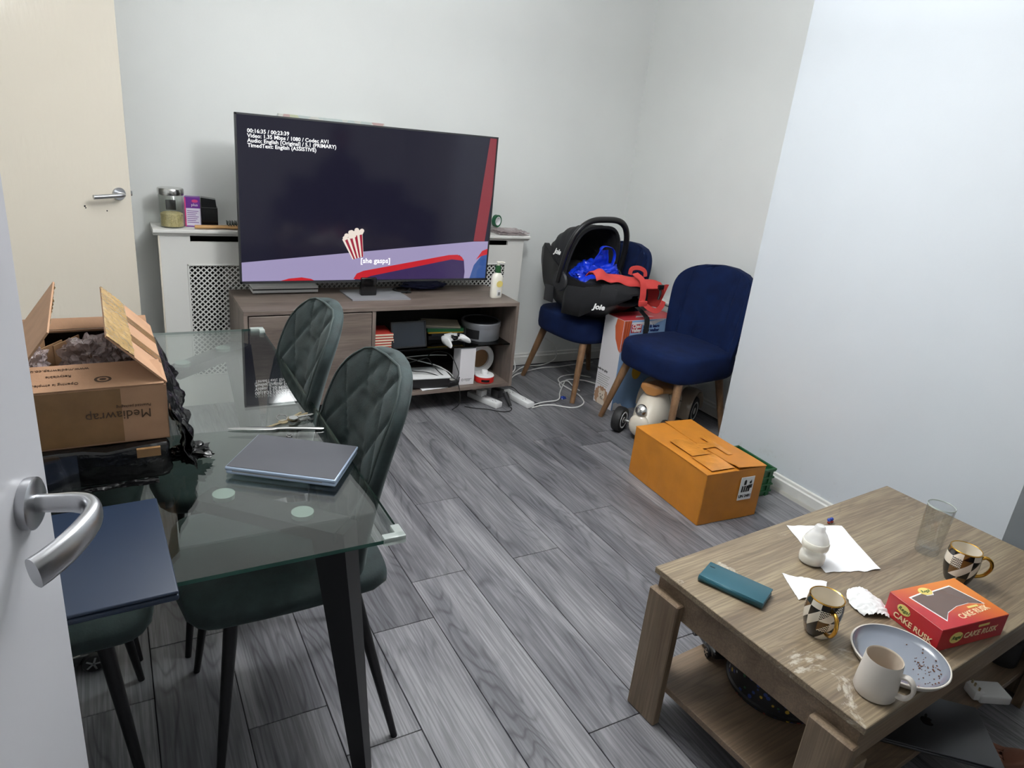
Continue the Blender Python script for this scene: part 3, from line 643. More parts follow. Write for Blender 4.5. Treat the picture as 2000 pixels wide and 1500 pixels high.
bm = BM(); box(bm, -.135,.135,-.080,.095,.052,.062,bev=.004); obj('upper_shell', bm, 'white_plastic', p)
bm = BM(); sheet(bm, lambda u,v: Vector((1.38+.22*u, 3.205+.14*v+.02*u, ZB+.0035+.001*math.sin(u*9))), 10, 6, .0012); tag(obj('paper_sheet', bm, 'paper'), 'white paper sheet under console front edge', 'paper')
p = thing('network_hub','small black rounded box with grey label beside console','hub',(1.565,3.250,ZB), rad(10))
bm = BM(); box(bm, -.038,.038,-.03,.03,0,.034,bev=.010,seg=3); obj('case', bm, 'black_plastic', p)
bm = BM(); box(bm, -.018,.018,-.015,.015,.034,.0346); obj('label', bm, 'paper_grey', p, smooth=False)
cabs = [[(1.47,3.45,.21),(1.50,3.36,.30),(1.56,3.28,.31),(1.60,3.235,.22),(1.58,3.205,.19),(1.592,3.188,.13),(1.595,3.188,.05),(1.56,3.20,.012)],
 [(1.30,3.40,.21),(1.33,3.30,.27),(1.38,3.28,.29),(1.44,3.30,.29),(1.47,3.30,.25),(1.50,3.25,.215),(1.54,3.235,.19)],
 [(1.30,3.46,.24),(1.40,3.42,.262),(1.52,3.42,.262),(1.60,3.40,.262)],
 [(1.32,3.44,.23),(1.33,3.33,.24),(1.355,3.29,.225),(1.44,3.27,.216),(1.53,3.208,.19),(1.585,3.206,.165),(1.595,3.208,.20)],
 [(1.36,3.46,.25),(1.45,3.40,.235),(1.52,3.34,.225),(1.57,3.30,.20),(1.60,3.30,.17)]]
for k,P in enumerate(cabs):
    bm = BM(); tube(bm, P, .0026 if k!=4 else .003, 7)
    tag(obj('cable', bm, 'cable_white' if k in (2,4) else 'cable_black'), ('black cable hanging over the lower shelf front','black cable looping above the console','white cable running straight behind the console','black cable lying across the console','white cable curving down towards the white carton')[k], 'cable')

# ------------------------------------------------------------------ dining table
DT = thing('dining_table','glass topped dining table with black splayed metal legs','table',(.037,1.772,0))
hx, hy, zg = .402, .704, .75
bm = BM(); box(bm, -hx,hx,-hy,hy,zg-.008,zg)
for f in bm.faces: f.material_index = 0 if abs(f.normal.z) > .5 else 1
obj('glass_top', bm, ['table_glass','glass_edge'], DT, smooth=False)
for sx_ in (-1,1):
    for sy_ in (-1,1):
        top = Vector((sx_*.300, sy_*.585, 0)); foot = Vector((sx_*.385, sy_*.560, 0)); cen = Vector((sx_*.075, sy_*.375, 0))
        dr = (cen-top).normalized(); nr = Vector((-dr.y,dr.x,0))
        bm = BM(); a, b = top-dr*.02, top.lerp(cen,.95)
        prism(bm, [a+nr*.034+Vector((0,0,zg-.044)), a-nr*.034+Vector((0,0,zg-.044)), b-nr*.030+Vector((0,0,zg-.044)), b+nr*.030+Vector((0,0,zg-.044))], (0,0,.026)); obj('beam', bm, 'dark_metal', DT, smooth=False)
        bm = BM()
        def q4(c, s, z, rot): return [c+Vector((math.cos(rot)*u-math.sin(rot)*v, math.sin(rot)*u+math.cos(rot)*v, z)) for u,v in ((-s,-s*.8),(s,-s*.8),(s,s*.8),(-s,s*.8))]
        ro = math.atan2(dr.y,dr.x)
        rings(bm, [q4(foot,.018,.004,ro), q4(top,.036,zg-.020,ro)]); lg = obj('leg', bm, 'dark_metal', DT, smooth=False)
        for t_ in (.22, .80):
            c = top.lerp(cen,t_); bm = BM(); lathe(bm, [(0,zg-.018),(.022,zg-.018),(.022,zg-.0085),(0,zg-.0085)], 28, (c.x,c.y,0)); obj('glass_disc', bm, 'clear_disc', DT)
for sy_ in (-1,1):   # clear corner guards on the right hand corners
    bm = BM()
    for (x0,x1,y0,y1) in ((hx-.040,hx+.004,-.014,.004),(hx-.014,hx+.004,-.040,.004)):
        box(bm, x0,x1, *( (sy_*hy+y0*1, sy_*hy+y1) if sy_>0 else (-hy-y1,-hy-y0)), zg-.012, zg+.005, bev=.002)
    obj('corner_guard', bm, 'clear_rubber', DT)

# ------------------------------------------------------------------ green velvet dining chairs
def quilt(u, v, s=.150):
    a = (u*1.25+v*.95)/s; b = (-u*1.25+v*.95)/s
    d = min(abs(a-round(a)), abs(b-round(b)))*s*.66
    return -.0055*math.exp(-(d/.006)**2)-.0035*math.exp(-(d/.022)**2)
def make_green_chair(label):
    t = thing('dining_chair', label, 'chair', (0,0,0), 0, None)
    # backrest shell: local +Y forward, X sideways
    bm = BM(); NV, NA = 84, 120; R = []
    for j in range(NV+1):
        v = j/NV; z = .462+.508*v
        yc = -.155-.030*v-.085*v*v; W = .178+.038*math.sin(min(1,v/.62)*PI/2)-.030*max(0,(v-.55)/.45)**2; T = .030-.004*v
        cap = 1.0
        if v > .74: cap = max(.02, (1-((v-.74)/.26)**2.7))**(1/2.3)
        if v < .06: cap = .8+.2*(v/.06)
        ring = []
        for i in range(NA):
            a = 2*PI*i/NA; c, s_ = math.cos(a), math.sin(a)
            x = W*cap*spow(c,.62); yy = T*(cap**.35)*spow(s_,.55)
            wrap = .050*(x/.21)**2*(1-.3*v)          # sides wrap forward
            if s_ > .25: yy += quilt(x, z-.50)*min(1,(s_-.25)*3)*min(1,(1-abs(x)/(W*cap+1e-6))*5)
            ring.append((x, yc+yy+wrap, z))
        R.append(ring)
    rings(bm, R); bk = obj('backrest', bm, 'green_velvet', t, ang=70)
    bm = BM(); pts = []
    for j in range(41):
        q = -1+2*j/40; a = PI/2+q*1.0
        v = 1-.99*abs(q)**1.0 if False else None
    P = []
    for sgn, rng in ((1,range(2,NV)),(-1,range(NV-1,1,-1))):
        for j in rng[::4] if isinstance(rng,range) else rng:
            r = R[j]; i = int(NA*(.5-.42) if sgn>0 else NA*.42); P.append(Vector(r[i])+Vector((0,.001,0)))
    tube(bm, P, .0032, 6, 2); obj('piping', bm, 'green_piping', bk)
    bm = BM(); R2 = []; NS = 24
    for j in range(NS+1):
        v = j/NS; y = -.205+.455*v; W = .180+.035*math.sin(min(1,(v+.12)/.8)*PI/2); e = 1.0
        if v > .80: e = max(.02, 1-((v-.80)/.2)**3)**(1/2.6)
        if v < .08: e = .9+.1*v/.08
        zc = .474+.012*v; H = .044
        R2.append([(W*e*spow(math.cos(2*PI*i/40),.55), y, zc+H*(e**.3)*spow(math.sin(2*PI*i/40),.7)*(1 if math.sin(2*PI*i/40)<0 else .85)) for i in range(40)])
    rings(bm, R2); obj('seat', bm, 'green_velvet', t, ang=70)
    for (ax,ay,bx,by) in ((.145,.14,.213,.195),(-.145,.14,-.213,.195),(.14,-.13,.210,-.228),(-.14,-.13,-.210,-.228)):
        bm = BM(); cone(bm, (ax,ay,.445),(bx,by,.0),.0165,.0085,16); obj('leg', bm, 'dark_metal', t)
    return t
ch = make_green_chair('green quilted velvet dining chair nearest the door, right side of glass table')
ch.location = (.300,1.490,0); ch.rotation_euler.z = rad(90)
GRP = 'green velvet chairs around the glass table'; ch['group'] = GRP
dup(ch, (.285,1.985,0), rad(90), 'green quilted velvet dining chair nearest the television, right side of glass table')
dup(ch, (-.225,1.515,0), rad(-90), 'green velvet chair under the blue laptop, left side of glass table')
dup(ch, (-.225,2.02,0), rad(-90), 'green velvet chair behind the opened carton, left side of glass table')

# ------------------------------------------------------------------ things on the dining table
zt_ = .7505
p = thing('parcel','flat parcel wrapped in black plastic under the opened carton','parcel',(-.13,1.66,zt_), rad(1))
bm = BM(); r_ = box(bm, -.205,.195,-.222,.24,0,.078,bev=.014,seg=3); bmesh.ops.subdivide_edges(bm, edges=bm.edges[:], cuts=7, use_grid_fill=True)
for v in bm.verts:
    n_ = noise.noise(v.co*20)*.009+noise.noise(v.co*48)*.005; v.co += Vector((n_, n_*.8, 0 if v.co.z < .004 else n_*.7))
    v.co.z = max(0, v.co.z)
obj('wrapping', bm, 'bag_black', p)
bm = BM(); sheet(bm, lambda u,v: Vector((-.20+.37*u, -.228-.018*v-.014*abs(noise.noise(Vector((u*9,v*3,1)))), .004+.010*abs(noise.noise(Vector((u*12,v*4,5))))+.004*(1-v))), 50, 5, .001); obj('torn_edge', bm, 'bag_black', p)
bm = BM(); box(bm, .135,.178,-.2285,-.220,.056,.074); obj('tape_patch', bm, 'kraft_tape', p, smooth=False)
# torn black plastic bag gathered along the carton's right side
bm = BM()
def bagf(u, v):
    y = 1.47+.50*v; n1 = noise.noise(Vector((u*4,v*9,2))); n2 = noise.noise(Vector((u*9,v*22,7)))
    prof_x = .076+.020*math.sin(u*PI)+.014*u*u
    top = .905-.045*math.sin(v*7)*.4+.03*n1
    x = prof_x+.014*n1*u+.008*n2*u+(.022*max(0,(u-.75)/.25)*(1.2-v))
    return Vector((x, y-.03*u*(1-v), top+(.762-top)*u**.9+.006*n2*(1-u)))
sheet(bm, bagf, 26, 70, (.0012,0,0)); sheet(bm, lambda u,v: bagf(u,v)+Vector((.016*math.sin(u*PI)*(1+.8*noise.noise(Vector((u*7,v*16,11)))), .01, -.02-.02*v)) if u < .93 else bagf(.93,v)+Vector((.004,.01,0)), 22, 60, (.0012,0,0)); tag(obj('plastic_bag', bm, 'bag_black'), 'torn black plastic bag crumpled against right side of opened carton', 'bag')
bm = BM(); crumple(bm, (.112,1.515,.7665), (.036,.030,.015), 4, .6, 3.2, 5, zt_); tag(obj('plastic_scrap', bm, 'bag_black'), 'crumpled end of black plastic on glass beside opened carton', 'bag')
# carton
cz0, cz1 = .829, .948
p = thing('carton','opened brown cardboard carton with raised flaps on glass dining table','box',(-.068,1.675,cz0), rad(1))
hw, hd, hh = .137, .210, cz1-cz0; th = .0035
for nm, b in (('front_wall',(-hw,hw,-hd,-hd+th,0,hh)),('back_wall',(-hw,hw,hd-th,hd,0,hh)),('side_wall',(-hw,-hw+th,-hd,hd,0,hh)),('side_wall',(hw-th,hw,-hd,hd,0,hh)),('base',(-hw,hw,-hd,hd,0,th))):
    bm = BM(); box(bm, *b, bev=.001, seg=1); obj(nm, bm, 'cardboard', p, smooth=False)
def flap(name, h0, h1, out, m='cardboard', parent=p):
    h0, h1, out = Vector(h0), Vector(h1), Vector(out); n_ = (h1-h0).cross(out).normalized()*th
    bm = BM(); e_ = (h1-h0).normalized()*.004; prism(bm, [h0+e_, h1-e_, h1-e_*1.5+out, h0+e_*1.5+out], n_); return obj(name, bm, m, parent, smooth=False)
fr = flap('front_flap', (-hw,-hd,hh), (hw,-hd,hh), (0,.074,.026))
flap('back_flap', (-hw,hd,hh), (hw,hd,hh), (0,.018,.022))
rf_out = Vector((-.098,.0,.102)); rt = flap('right_flap', (hw,-hd,hh), (hw,hd,hh), rf_out)
lf_out = Vector((.085,.0,.118)); flap('left_flap', (-hw,-hd,hh), (-hw,hd,hh), lf_out)
bm = BM(); n_ = Vector((0,1,0)).cross(rf_out).normalized()
def tapef(u,v):
    k = Vector((hw,-hd,hh))+Vector((0,1,0))*(.006+.405*v)+rf_out*(.55+.46*u); return k-n_*(.0042+.004*abs(noise.noise(Vector((u*6,v*14,0))))) if n_.z<0 else k+n_*(.0042+.004*abs(noise.noise(Vector((u*6,v*14,0)))))
sheet(bm, tapef, 16, 40, n_*.0004*(1 if n_.z<0 else -1)); obj('loose_tape', bm, 'shiny_tape', rt)
for off in (.28,.62):
    bm = BM(); up = n_ if n_.z>0 else -n_
    a = Vector((hw,-hd,hh))+Vector((0,1,0))*(.42*off); e = rf_out*.98
    prism(bm, [a+up*.0040, a+Vector((0,.05,0))+up*.0040, a+Vector((0,.05,0))+e+up*.0040, a+e+up*.0040], up*.0003); obj('tape_strip', bm, 'kraft_tape', rt, smooth=False)
n_ = Vector((0,1,0)).cross(lf_out).normalized(); n_ = n_ if n_.x>0 else -n_
bm = BM(); sheet(bm, lambda u,v: Vector((-hw,-hd+.055,hh))+Vector((0,1,0))*(.355*v)+lf_out*(.1+.9*u)+n_*(.0042+.006*abs(noise.noise(Vector((u*5,v*12,3))))), 14, 34, n_*-.0004); obj('loose_tape', bm, 'shiny_tape', p)
bm = BM(); box(bm, -hw+.002,hw-.082,-hd-.0006,-hd,.004,hh-.002); obj('tape_strip', bm, 'kraft_tape', p, smooth=False)
text('Mediawrap', .026, 'print_brown', p, (hw-.030,-hd-.0012,.062), (-1,0,0), (0,0,-1), 'LEFT', 0)
text('Patented packaging', .008, 'print_brown', p, (hw-.030,-hd-.0012,.079), (-1,0,0), (0,0,-1), 'LEFT')
fo = Vector((0,.074,.026)); fu = fo.normalized()
upn = Vector((1,0,0)).cross(fu); upn = upn if upn.z>0 else -upn
for s_, dx, k, sz in (('www.mediawrap.co.uk',-.045,.80,.011),('Recyclable',-.045,.55,.010),('Opening is simple, tear here',-.07,.24,.010)):
    text(s_, sz, 'print_brown', fr, Vector((dx,-hd,hh))+fo*k+upn*.0042, (-1,0,0), -fu)
bm = BM(); c0 = Vector((.028,-hd,hh))+fo*.33+upn*.0040
R = [[c0+Vector((math.cos(2*PI*i/24)*r,0,0))+fu*math.sin(2*PI*i/24)*r*.62 for r in (.010,.015)] for i in range(25)]; rings(bm, R, False, False)
prism(bm, [c0+Vector((a,0,0))+fu*b for a,b in ell(0,0,.006,.0035,14)], upn*.0003); obj('printed_mark', bm, 'print_brown', fr, smooth=False)
bm = BM(); box(bm, -hw+.005,hw-.005,hd-.012,hd-.006,.01,hh-.004); box(bm, -hw+.005,hw-.005,-hd+.006,hd-.006,.004,.008); obj('black_lining', bm, 'bag_black', p, smooth=False)
for k in range(6):
    bm = BM(); T = Matrix.Translation((-.105+.034*k,.105,0)) @ Matrix.Rotation(rad(58),4,'Z'); box(bm, -.045,.045,-.0015,.0015,.010,hh+.006-.010*(k%2),M4=T); obj('divider', bm, 'cardboard_in', p, smooth=False)
bm = BM()
for c,r_ in (((.005,.0,hh-.005),(.045,.060,.045)),((.075,.01,hh-.020),(.045,.07,.045)),((-.105,.0,hh-.010),(.030,.06,.045))): crumple(bm, c, r_, 4, .5, 3.2, c[0]*50)
o = obj('bubble_wrap', bm, 'bubble_wrap', p); o['kind'] = 'stuff'
# blister pack and blue-capped bottle behind the near door
p = thing('clear_blister','clear plastic packaging shell beside near door edge','packaging',(-.150,1.395,zt_), rad(20))
bm = BM(); rings(bm, [[(.045*k_*spow(math.cos(2*PI*i/24),.7),.022*k_*spow(math.sin(2*PI*i/24),.7),z) for i in range(24)] for k_,z in ((.9,0),(1.0,.01),(1.0,.06),(.75,.09))]); obj('shell', bm, 'clear_film', p)
bm = BM(); box(bm, -.055,.055,-.0255,-.0245,0,.10); obj('flange', bm, 'clear_film', p, smooth=False)
p = thing('blue_capped_bottle','pale bottle with dark blue cap behind carton flap','bottle',(-.355,2.02,zt_))
bm = BM(); lathe(bm, [(0,0),(.036,0),(.038,.006),(.038,.175),(.030,.205),(.015,.222),(.015,.235),(0,.235)], 28); obj('body', bm, 'ice_blue', p)
bm = BM(); lathe(bm, [(0,.230),(.018,.230),(.018,.262),(.015,.266),(0,.266)], 24); obj('cap', bm, 'bead_blue', p)

# blue laptop near door, overhanging table edge
p = thing('laptop','closed dark blue laptop overhanging near end of glass table','laptop',(-.072,1.165,zt_), rad(2.2))
bm = BM(); box(bm, -.112,.112,-.155,.155,.003,.014,bev=.004,seg=3); obj('base', bm, 'laptop_blue', p)
bm = BM(); box(bm, -.112,.112,-.155,.155,.0150,.0215,bev=.003,seg=3); obj('lid', bm, 'laptop_blue', p)
bm = BM(); box(bm, -.10,-.02,.03,.05,0,.0032); box(bm, -.10,-.02,-.06,-.04,0,.0032); obj('foot', bm, 'black_plastic', p, smooth=False)
# small grey laptop with pale blue edges
a_, b_2, c_2 = Vector((.169,1.41)), Vector((.369,1.278)), Vector((.46,1.429)); mid = (a_+c_2)/2
p = thing('small_laptop','small closed laptop with dark grey lid and pale blue edges on glass table','laptop',(mid.x+.001,mid.y+.004,zt_), math.atan2(b_2.y-a_.y,b_2.x-a_.x))
bm = BM(); box(bm, -.119,.119,-.083,.083,.001,.010,bev=.0035,seg=3); obj('base', bm, 'ice_blue', p)
bm = BM(); box(bm, -.120,.120,-.086,.086,.0112,.0195,bev=.0035,seg=3); obj('lid', bm, 'ice_blue', p)
bm = BM(); box(bm, -.117,.117,-.083,.083,.0195,.0202,bev=.0002,seg=1); obj('lid_panel', bm, 'laptop_grey', p, smooth=False)
bm = BM(); box(bm, -.105,.09,-.084,-.080,.0085,.0115); obj('hinge', bm, 'grey_plastic', p, smooth=False)
p = thing('table_knife','steel table knife lying on glass table','knife',(.315,1.615,zt_), math.atan2(1.583-1.646,.423-.207))
bm = BM(); pr = [(-.112,.002,.0006),(-.10,.006,.0008),(-.06,.0095,.0010),(-.01,.0085,.0014),(.004,.005,.003),(.03,.0045,.0034),(.07,.006,.0034),(.105,.0075,.003),(.112,.004,.002)]
rings(bm, [[(x,w_*math.cos(2*PI*k/12),.0034+t_*math.sin(2*PI*k/12)) for k in range(12)] for x,w_,t_ in pr]); obj('knife_body', bm, 'steel', p)
p = thing('key_bunch','bunch of brass and steel keys on a ring on glass table','keys',(.352,1.655,zt_), rad(8))
def key(ang, L, m, z, ox, oy):
    bm = BM(); T = Matrix.Translation((ox,oy,z)) @ Matrix.Rotation(rad(ang),4,'Z')
    n=16; V1 = [(.012*math.cos(2*PI*i/n)+.004,.012*math.sin(2*PI*i/n)) for i in range(n)]
    prism(bm, [T@Vector((a,b,0)) for a,b in V1], (0,0,.0022))
    teeth = [(.014,-.004),(L*.55,-.004),(L*.6,-.0022),(L*.68,-.0042),(L*.76,-.002),(L*.84,-.004),(L*.95,-.0025),(L,0),(L*.95,.004),(.014,.004)]
    prism(bm, [T@Vector((a,b,0)) for a,b in teeth], (0,0,.0022)); obj('key', bm, m, p, smooth=False)
key(200,.062,'brass_key',.001,-.010,0); key(35,.050,'brass_key',.0034,.006,.004); key(18,.052,'brass_key',.006,.008,.000); key(2,.058,'steel',.0086,.008,-.004); key(-8,.052,'steel',.001,.010,-.008)
bm = BM(); tube(bm, [(.013*math.cos(2*PI*i/20)-.012,.013*math.sin(2*PI*i/20)+.012,.008+.003*math.sin(2*PI*i/20)) for i in range(21)], .001, 6, 2); obj('ring', bm, 'steel', p)
bm = BM(); R = [[Vector((.2605+(.006+.001*math.cos(2*PI*k/6))*math.cos(2*PI*i/18), 1.565+(.006+.001*math.cos(2*PI*k/6))*math.sin(2*PI*i/18), zt_+.0012+.001*math.sin(2*PI*k/6))) for k in range(6)] for i in range(19)]
rings(bm, R, True, False); o = obj('ring_pull', bm, 'steel'); o.location = (.075,.005,0); tag(o, 'tiny metal ring lying between knife and small laptop', 'ring')

# ------------------------------------------------------------------ navy velvet chairs in the alcove
def make_blue_chair(label):
    t = thing('accent_chair', label, 'chair')
    # seat: rounded plan, soft top
    bm = BM(); R = []; n = 56
    def plan(k, s=1.0):
        a = 2*PI*k/n; x = .245*s*spow(math.cos(a),.48); y = .255*s*spow(math.sin(a),.42)
        if y > 0: x *= 1+.02*y; y += .016*(1-(x/.25)**2)
        return x, y
    for s, z in ((.86,.350),(.95,.352),(.985,.362),(1,.385),(1,.440),(.985,.470),(.95,.484),(.85,.492),(.6,.497),(.3,.499),(.02,.499)):
        R.append([(*plan(k,s),z) for k in range(n)])
    rings(bm, R); obj('seat', bm, 'navy_velvet', t, ang=70)
    # backrest: curved shell with vertical channels
    bm = BM(); R = []; NA = 130; NV = 40
    for j in range(NV+1):
        v = j/NV; z = .352+.553*v; lean = -.06*v-.03*v*v
        W = .228+.045*math.sin(min(1,v/.9)*PI/2)
        cap = 1 if v < .66 else max(.02,(1-((v-.66)/.34)**2.9))**(1/2.6)
        if v < .05: cap = .92+.08*v/.05
        T = .036
        ring = []
        for i in range(NA):
            a = 2*PI*i/NA; c, s_ = math.cos(a), math.sin(a)
            x = W*cap*spow(c,.55); y = T*cap**.3*spow(s_,.5)
            if s_ > .3:
                d = abs((x+.30)/.098-round((x+.30)/.098))*.098
                y -= .016*math.exp(-(d/.009)**2)*min(1,v*6)
            ring.append((x, -.205+lean+y+.075*(x/.25)**2, z))
        R.append(ring)
    rings(bm, R); obj('backrest', bm, 'navy_velvet', t, ang=75)
    for ax,ay,bx,by in ((.185,.175,.255,.265),(-.185,.175,-.255,.265),(.165,-.16,.20,-.25),(-.165,-.16,-.20,-.25)):
        bm = BM(); cone(bm, (ax,ay,.365),(bx,by,0),.024,.0145,20); obj('leg', bm, 'leg_wood', t)
    return t
bc = make_blue_chair('navy velvet chair by the chimney breast with nothing on its seat'); bc.location = (2.655,2.682,0); bc.rotation_euler.z = rad(95.5); bc['group'] = 'navy velvet chairs in the alcove'
dup(bc, (2.552,3.405,0), rad(95.5), 'navy velvet chair in the corner carrying the black car seat')

# ------------------------------------------------------------------ baby car seat on the corner chair
CS = thing('baby_car_seat','black baby car seat with hood and carry handle standing on navy corner chair','car seat',(2.475,3.330,.499), rad(188))
def lerp(a,b,t): return a+(b-a)*t
KEY = [(-.30,.150,.17,.34,.10),(-.24,.185,.05,.38,.14),(-.12,.205,.005,.30,.17),(.02,.212,.0,.235,.20),(.16,.200,.012,.225,.20),(.27,.175,.085,.235,.16),(.335,.120,.12,.225,.08)]
def sec(u):   # y, halfwidth, bottom, rim
    k = min(int(u*(len(KEY)-1)), len(KEY)-2); f = u*(len(KEY)-1)-k; f = f*f*(3-2*f); return [lerp(a,b,f) for a,b in zip(KEY[k],KEY[k+1])]
bm = BM(); R = []
for j in range(33):
    y, w_, zb_, zr, _ = sec(j/32); R.append([(w_*spow(math.cos(PI+PI*i/28),.75), y, zr-(zr-zb_)*spow(math.sin(PI*i/28),.55)) for i in range(29)])
    R[-1] += [( .86*w_*spow(math.cos(PI*i/28),.75), y*.95, zr-(zr-zb_)*.80*spow(math.sin(PI*i/28),.6)) for i in range(29)]
rings(bm, R); obj('shell', bm, 'black_plastic', CS, ang=60)
# hood: bellows of arches swinging from the pivot
PV = Vector((0,-.02,.215)); bm = BM(); R = []
def arch(th, rr, ww, n=28, k=.62):
    d = Vector((0, math.cos(th), math.sin(th))); out = []
    for i in range(n+1):
        a = PI*i/n; out.append(PV+Vector((ww*spow(math.cos(a),k),0,0))+d*rr*spow(math.sin(a),.75))
    return out
TH = [172,158,144,130,116,102,90,82]
for q in range(len(TH)*3-2):
    f = q/3; k = int(f); t_ = f-k; th_ = TH[k] if k+1 >= len(TH) else lerp(TH[k],TH[k+1],t_)
    pin = 1-.020*math.sin(PI*t_); R.append(arch(rad(th_), lerp(.295,.305,min(1,q/10))*pin, .200*pin))
rings(bm, R, False, False); hood = obj('hood', bm, 'black_fabric', CS, ang=60); sm = hood.modifiers.new('s','SOLIDIFY'); sm.thickness = .006
bm = BM(); tube(bm, arch(rad(80), .305, .202), .010, 8, 1); obj('hood_edge', bm, 'black_fabric', CS)
# carry handle
bm = BM(); HP = []
hd_ = rad(78)
for i in range(41):
    a = PI*i/40; HP.append(PV+Vector((-.245*spow(math.cos(a),.62),0,-.02))+Vector((0,math.cos(hd_),math.sin(hd_)))*.375*spow(math.sin(a),.62))
tube(bm, HP, lambda t: .014+.003*math.exp(-((t-.5)/.16)**2), 12, 2, flat=1.25); obj('carry_handle', bm, 'black_plastic', CS)
for s in (-1,1):
    bm = BM(); lathe(bm, [(0,0),(.058,0),(.060,.006),(.054,.016),(.03,.020),(0,.020)], 32, axis='X')
    for v in bm.verts: v.co.x = s*(v.co.x+.218)
    o = obj('pivot_cover', bm, 'charcoal_plastic', CS); o.location = (0,PV.y,PV.z-.015)
    bm = BM(); box(bm, min(s*.196,s*.206),max(s*.196,s*.206),-.17,-.09,.05,.15,bev=.004); obj('side_panel', bm, 'charcoal_plastic', CS)
# foot apron
bm = BM(); R = []
for j in range(19):
    u = .52+.48*j/18; y, w_, zb_, zr, _ = sec(min(u,1)); e = 1.05
    hump = .040*math.sin(min(1,(j+.5)/18)*PI)**.7
    R.append([((w_*e+.006)*spow(math.cos(PI*i/30),.6), y+.012*(j/18), zb_+.020+(zr+hump-zb_-.020)*spow(math.sin(PI*i/30),.42)) for i in range(31)])
e_ = R[-1]; c_ = sum((Vector(q) for q in e_), Vector())/len(e_)
for k_ in (.8,.5,.2): R.append([Vector(q).lerp(c_+Vector((0,.012,-.02)),1-k_)+Vector((0,.018*(1-k_),0)) for q in e_])
rings(bm, R, False, False); apron = obj('foot_apron', bm, 'black_fabric', CS, ang=60); sm = apron.modifiers.new('s','SOLIDIFY'); sm.thickness = .005
bm = BM(); crumple(bm, (0,-.11,.20), (.165,.13,.09), 3, .15, 2, 3); obj('inner_padding', bm, 'black_fabric', CS)
def stick(s_, size, m, parent, mesh_o, o, d, upd, **k):
    """lettering laid on a surface of its own thing: o, d in the thing's local space"""
    b_ = bmesh.new(); b_.from_mesh(mesh_o.data); T_ = BVHTree.FromBMesh(b_); loc, nrm, _, _ = T_.ray_cast(Vector(o), Vector(d)); b_.free()
    if loc is None: print('stick miss', s_, flush=True); return None
    if nrm.dot(Vector(d)) > 0: nrm = -nrm
    up = (Vector(upd)-nrm*Vector(upd).dot(nrm)).normalized(); xd = up.cross(nrm)
    return text(s_, size, m, parent, loc+nrm*.0075, xd, up, **k)
_Ri = Matrix.Rotation(-rad(188),3,'Z')
def cs(pw): return _Ri @ (Vector(pw)-Vector((2.475,3.330,.499)))
stick('Joie', .042, 'print_white', hood, hood, cs((0,0,1.5)), _Ri @ Vector((2.29,3.43,.845-1.5)), (0,0,1), bold=.002, shear=.25)
stick('Joie', .042, 'print_white', apron, apron, cs((0,0,1.5)), _Ri @ Vector((2.405,3.12,.590-1.5)), (0,0,1), bold=.002, shear=.25)
# blue bag
bb = thing('blue_carrier_bag','crumpled blue plastic carrier bag inside the car seat','bag',(2.455,3.245,.72), 0)
bm = BM(); crumple(bm, (0,0,.02), (.145,.12,.085), 5, .30, 2.0, 2); obj('bag_body', bm, 'bag_blue', bb)
bm = BM(); sheet(bm, lambda u,v: Vector(((-.075+.15*u)*(1-.62*v)-.02, -.03-.03*v+.012*noise.noise(Vector((u*4,v*4,1))), .05+.135*v)), 12, 12, (0,.002,0))
obj('bag_top', bm, 'bag_blue', bb)
bm = BM(); tube(bm, [(-.035,-.06,.16),(-.045,-.06,.19),(-.02,-.06,.205),(.03,-.06,.195),(.055,-.06,.165),(.055,-.06,.12),(.035,-.06,.07),(.03,-.06,.04)], .014, 8, 5, flat=.22); obj('bag_handle', bm, 'bag_blue', bb)
# red harness
rs = thing('red_harness','red fabric strap bundle with black buckle across the car seat foot','strap',(2.505,3.075,.735), 0); rs.scale = (1.25,1.2,1.25)
def ribbon(pts, w_, m='red_strap', nm='strap', th=.0022, updir=(0,0,1)):
    P = smooth_path(pts, 8); bm = BM(); R = []
    for i, p in enumerate(P):
        d = (P[min(i+1,len(P)-1)]-P[max(i-1,0)]).normalized(); a = d.cross(Vector(updir)); a = a.normalized() if a.length > .05 else d.orthogonal().normalized(); b = a.cross(d).normalized()
        R.append([p+a*w_+b*th, p-a*w_+b*th, p-a*w_-b*th, p+a*w_-b*th])
    rings(bm, R); return obj(nm, bm, m, rs)
bm = BM(); sheet(bm, lambda u,v: Vector((-.175+.36*u, -.045+.09*v-.05*u, .018+.030*math.sin(v*PI)+.014*noise.noise(Vector((u*5,v*3,4)))-.035*u*u+.020*math.exp(-((u-.08)/.1)**2))), 40, 14, .004); obj('folded_fabric', bm, 'red_strap', rs)
bm = BM(); sheet(bm, lambda u,v: Vector((.10+.12*u, -.075+.05*v+.03*math.sin(u*PI), -.002-.070*v*u-.055*v+.010*math.sin(u*8))), 16, 10, (0,.004,0)); obj('folded_fabric', bm, 'red_strap', rs)
ribbon([(.045,-.03,.052),(.050,-.085,.030),(.045,-.110,-.02),(.040,-.115,-.062)], .016, updir=(1,.3,0) and (0,-1,.2))
ribbon([(.035,-.118,-.055),(.075,-.135,-.085),(.115,-.14,-.095),(.145,-.135,-.075),(.155,-.13,-.055)], .012, updir=(0,-1,.3))
ribbon([(.08,.05,.030),(.09,.055,.055),(.13,.055,.060),(.165,.05,.045),(.17,.045,.02)], .010, updir=(0,-1,.3))
bm = BM(); box(bm, -.022,.022,-.006,.006,-.012,.012,bev=.003); o = obj('buckle', bm, 'red_strap', rs); o.location = (.040,-.125,-.064)
bm = BM(); tube(bm, [(.150,-.082,.005),(.155,-.098,-.02),(.148,-.100,-.055)], .006, 8); box(bm, .138,.168,-.105,-.092,-.008,.014,bev=.003); obj('black_clip', bm, 'black_plastic', rs)
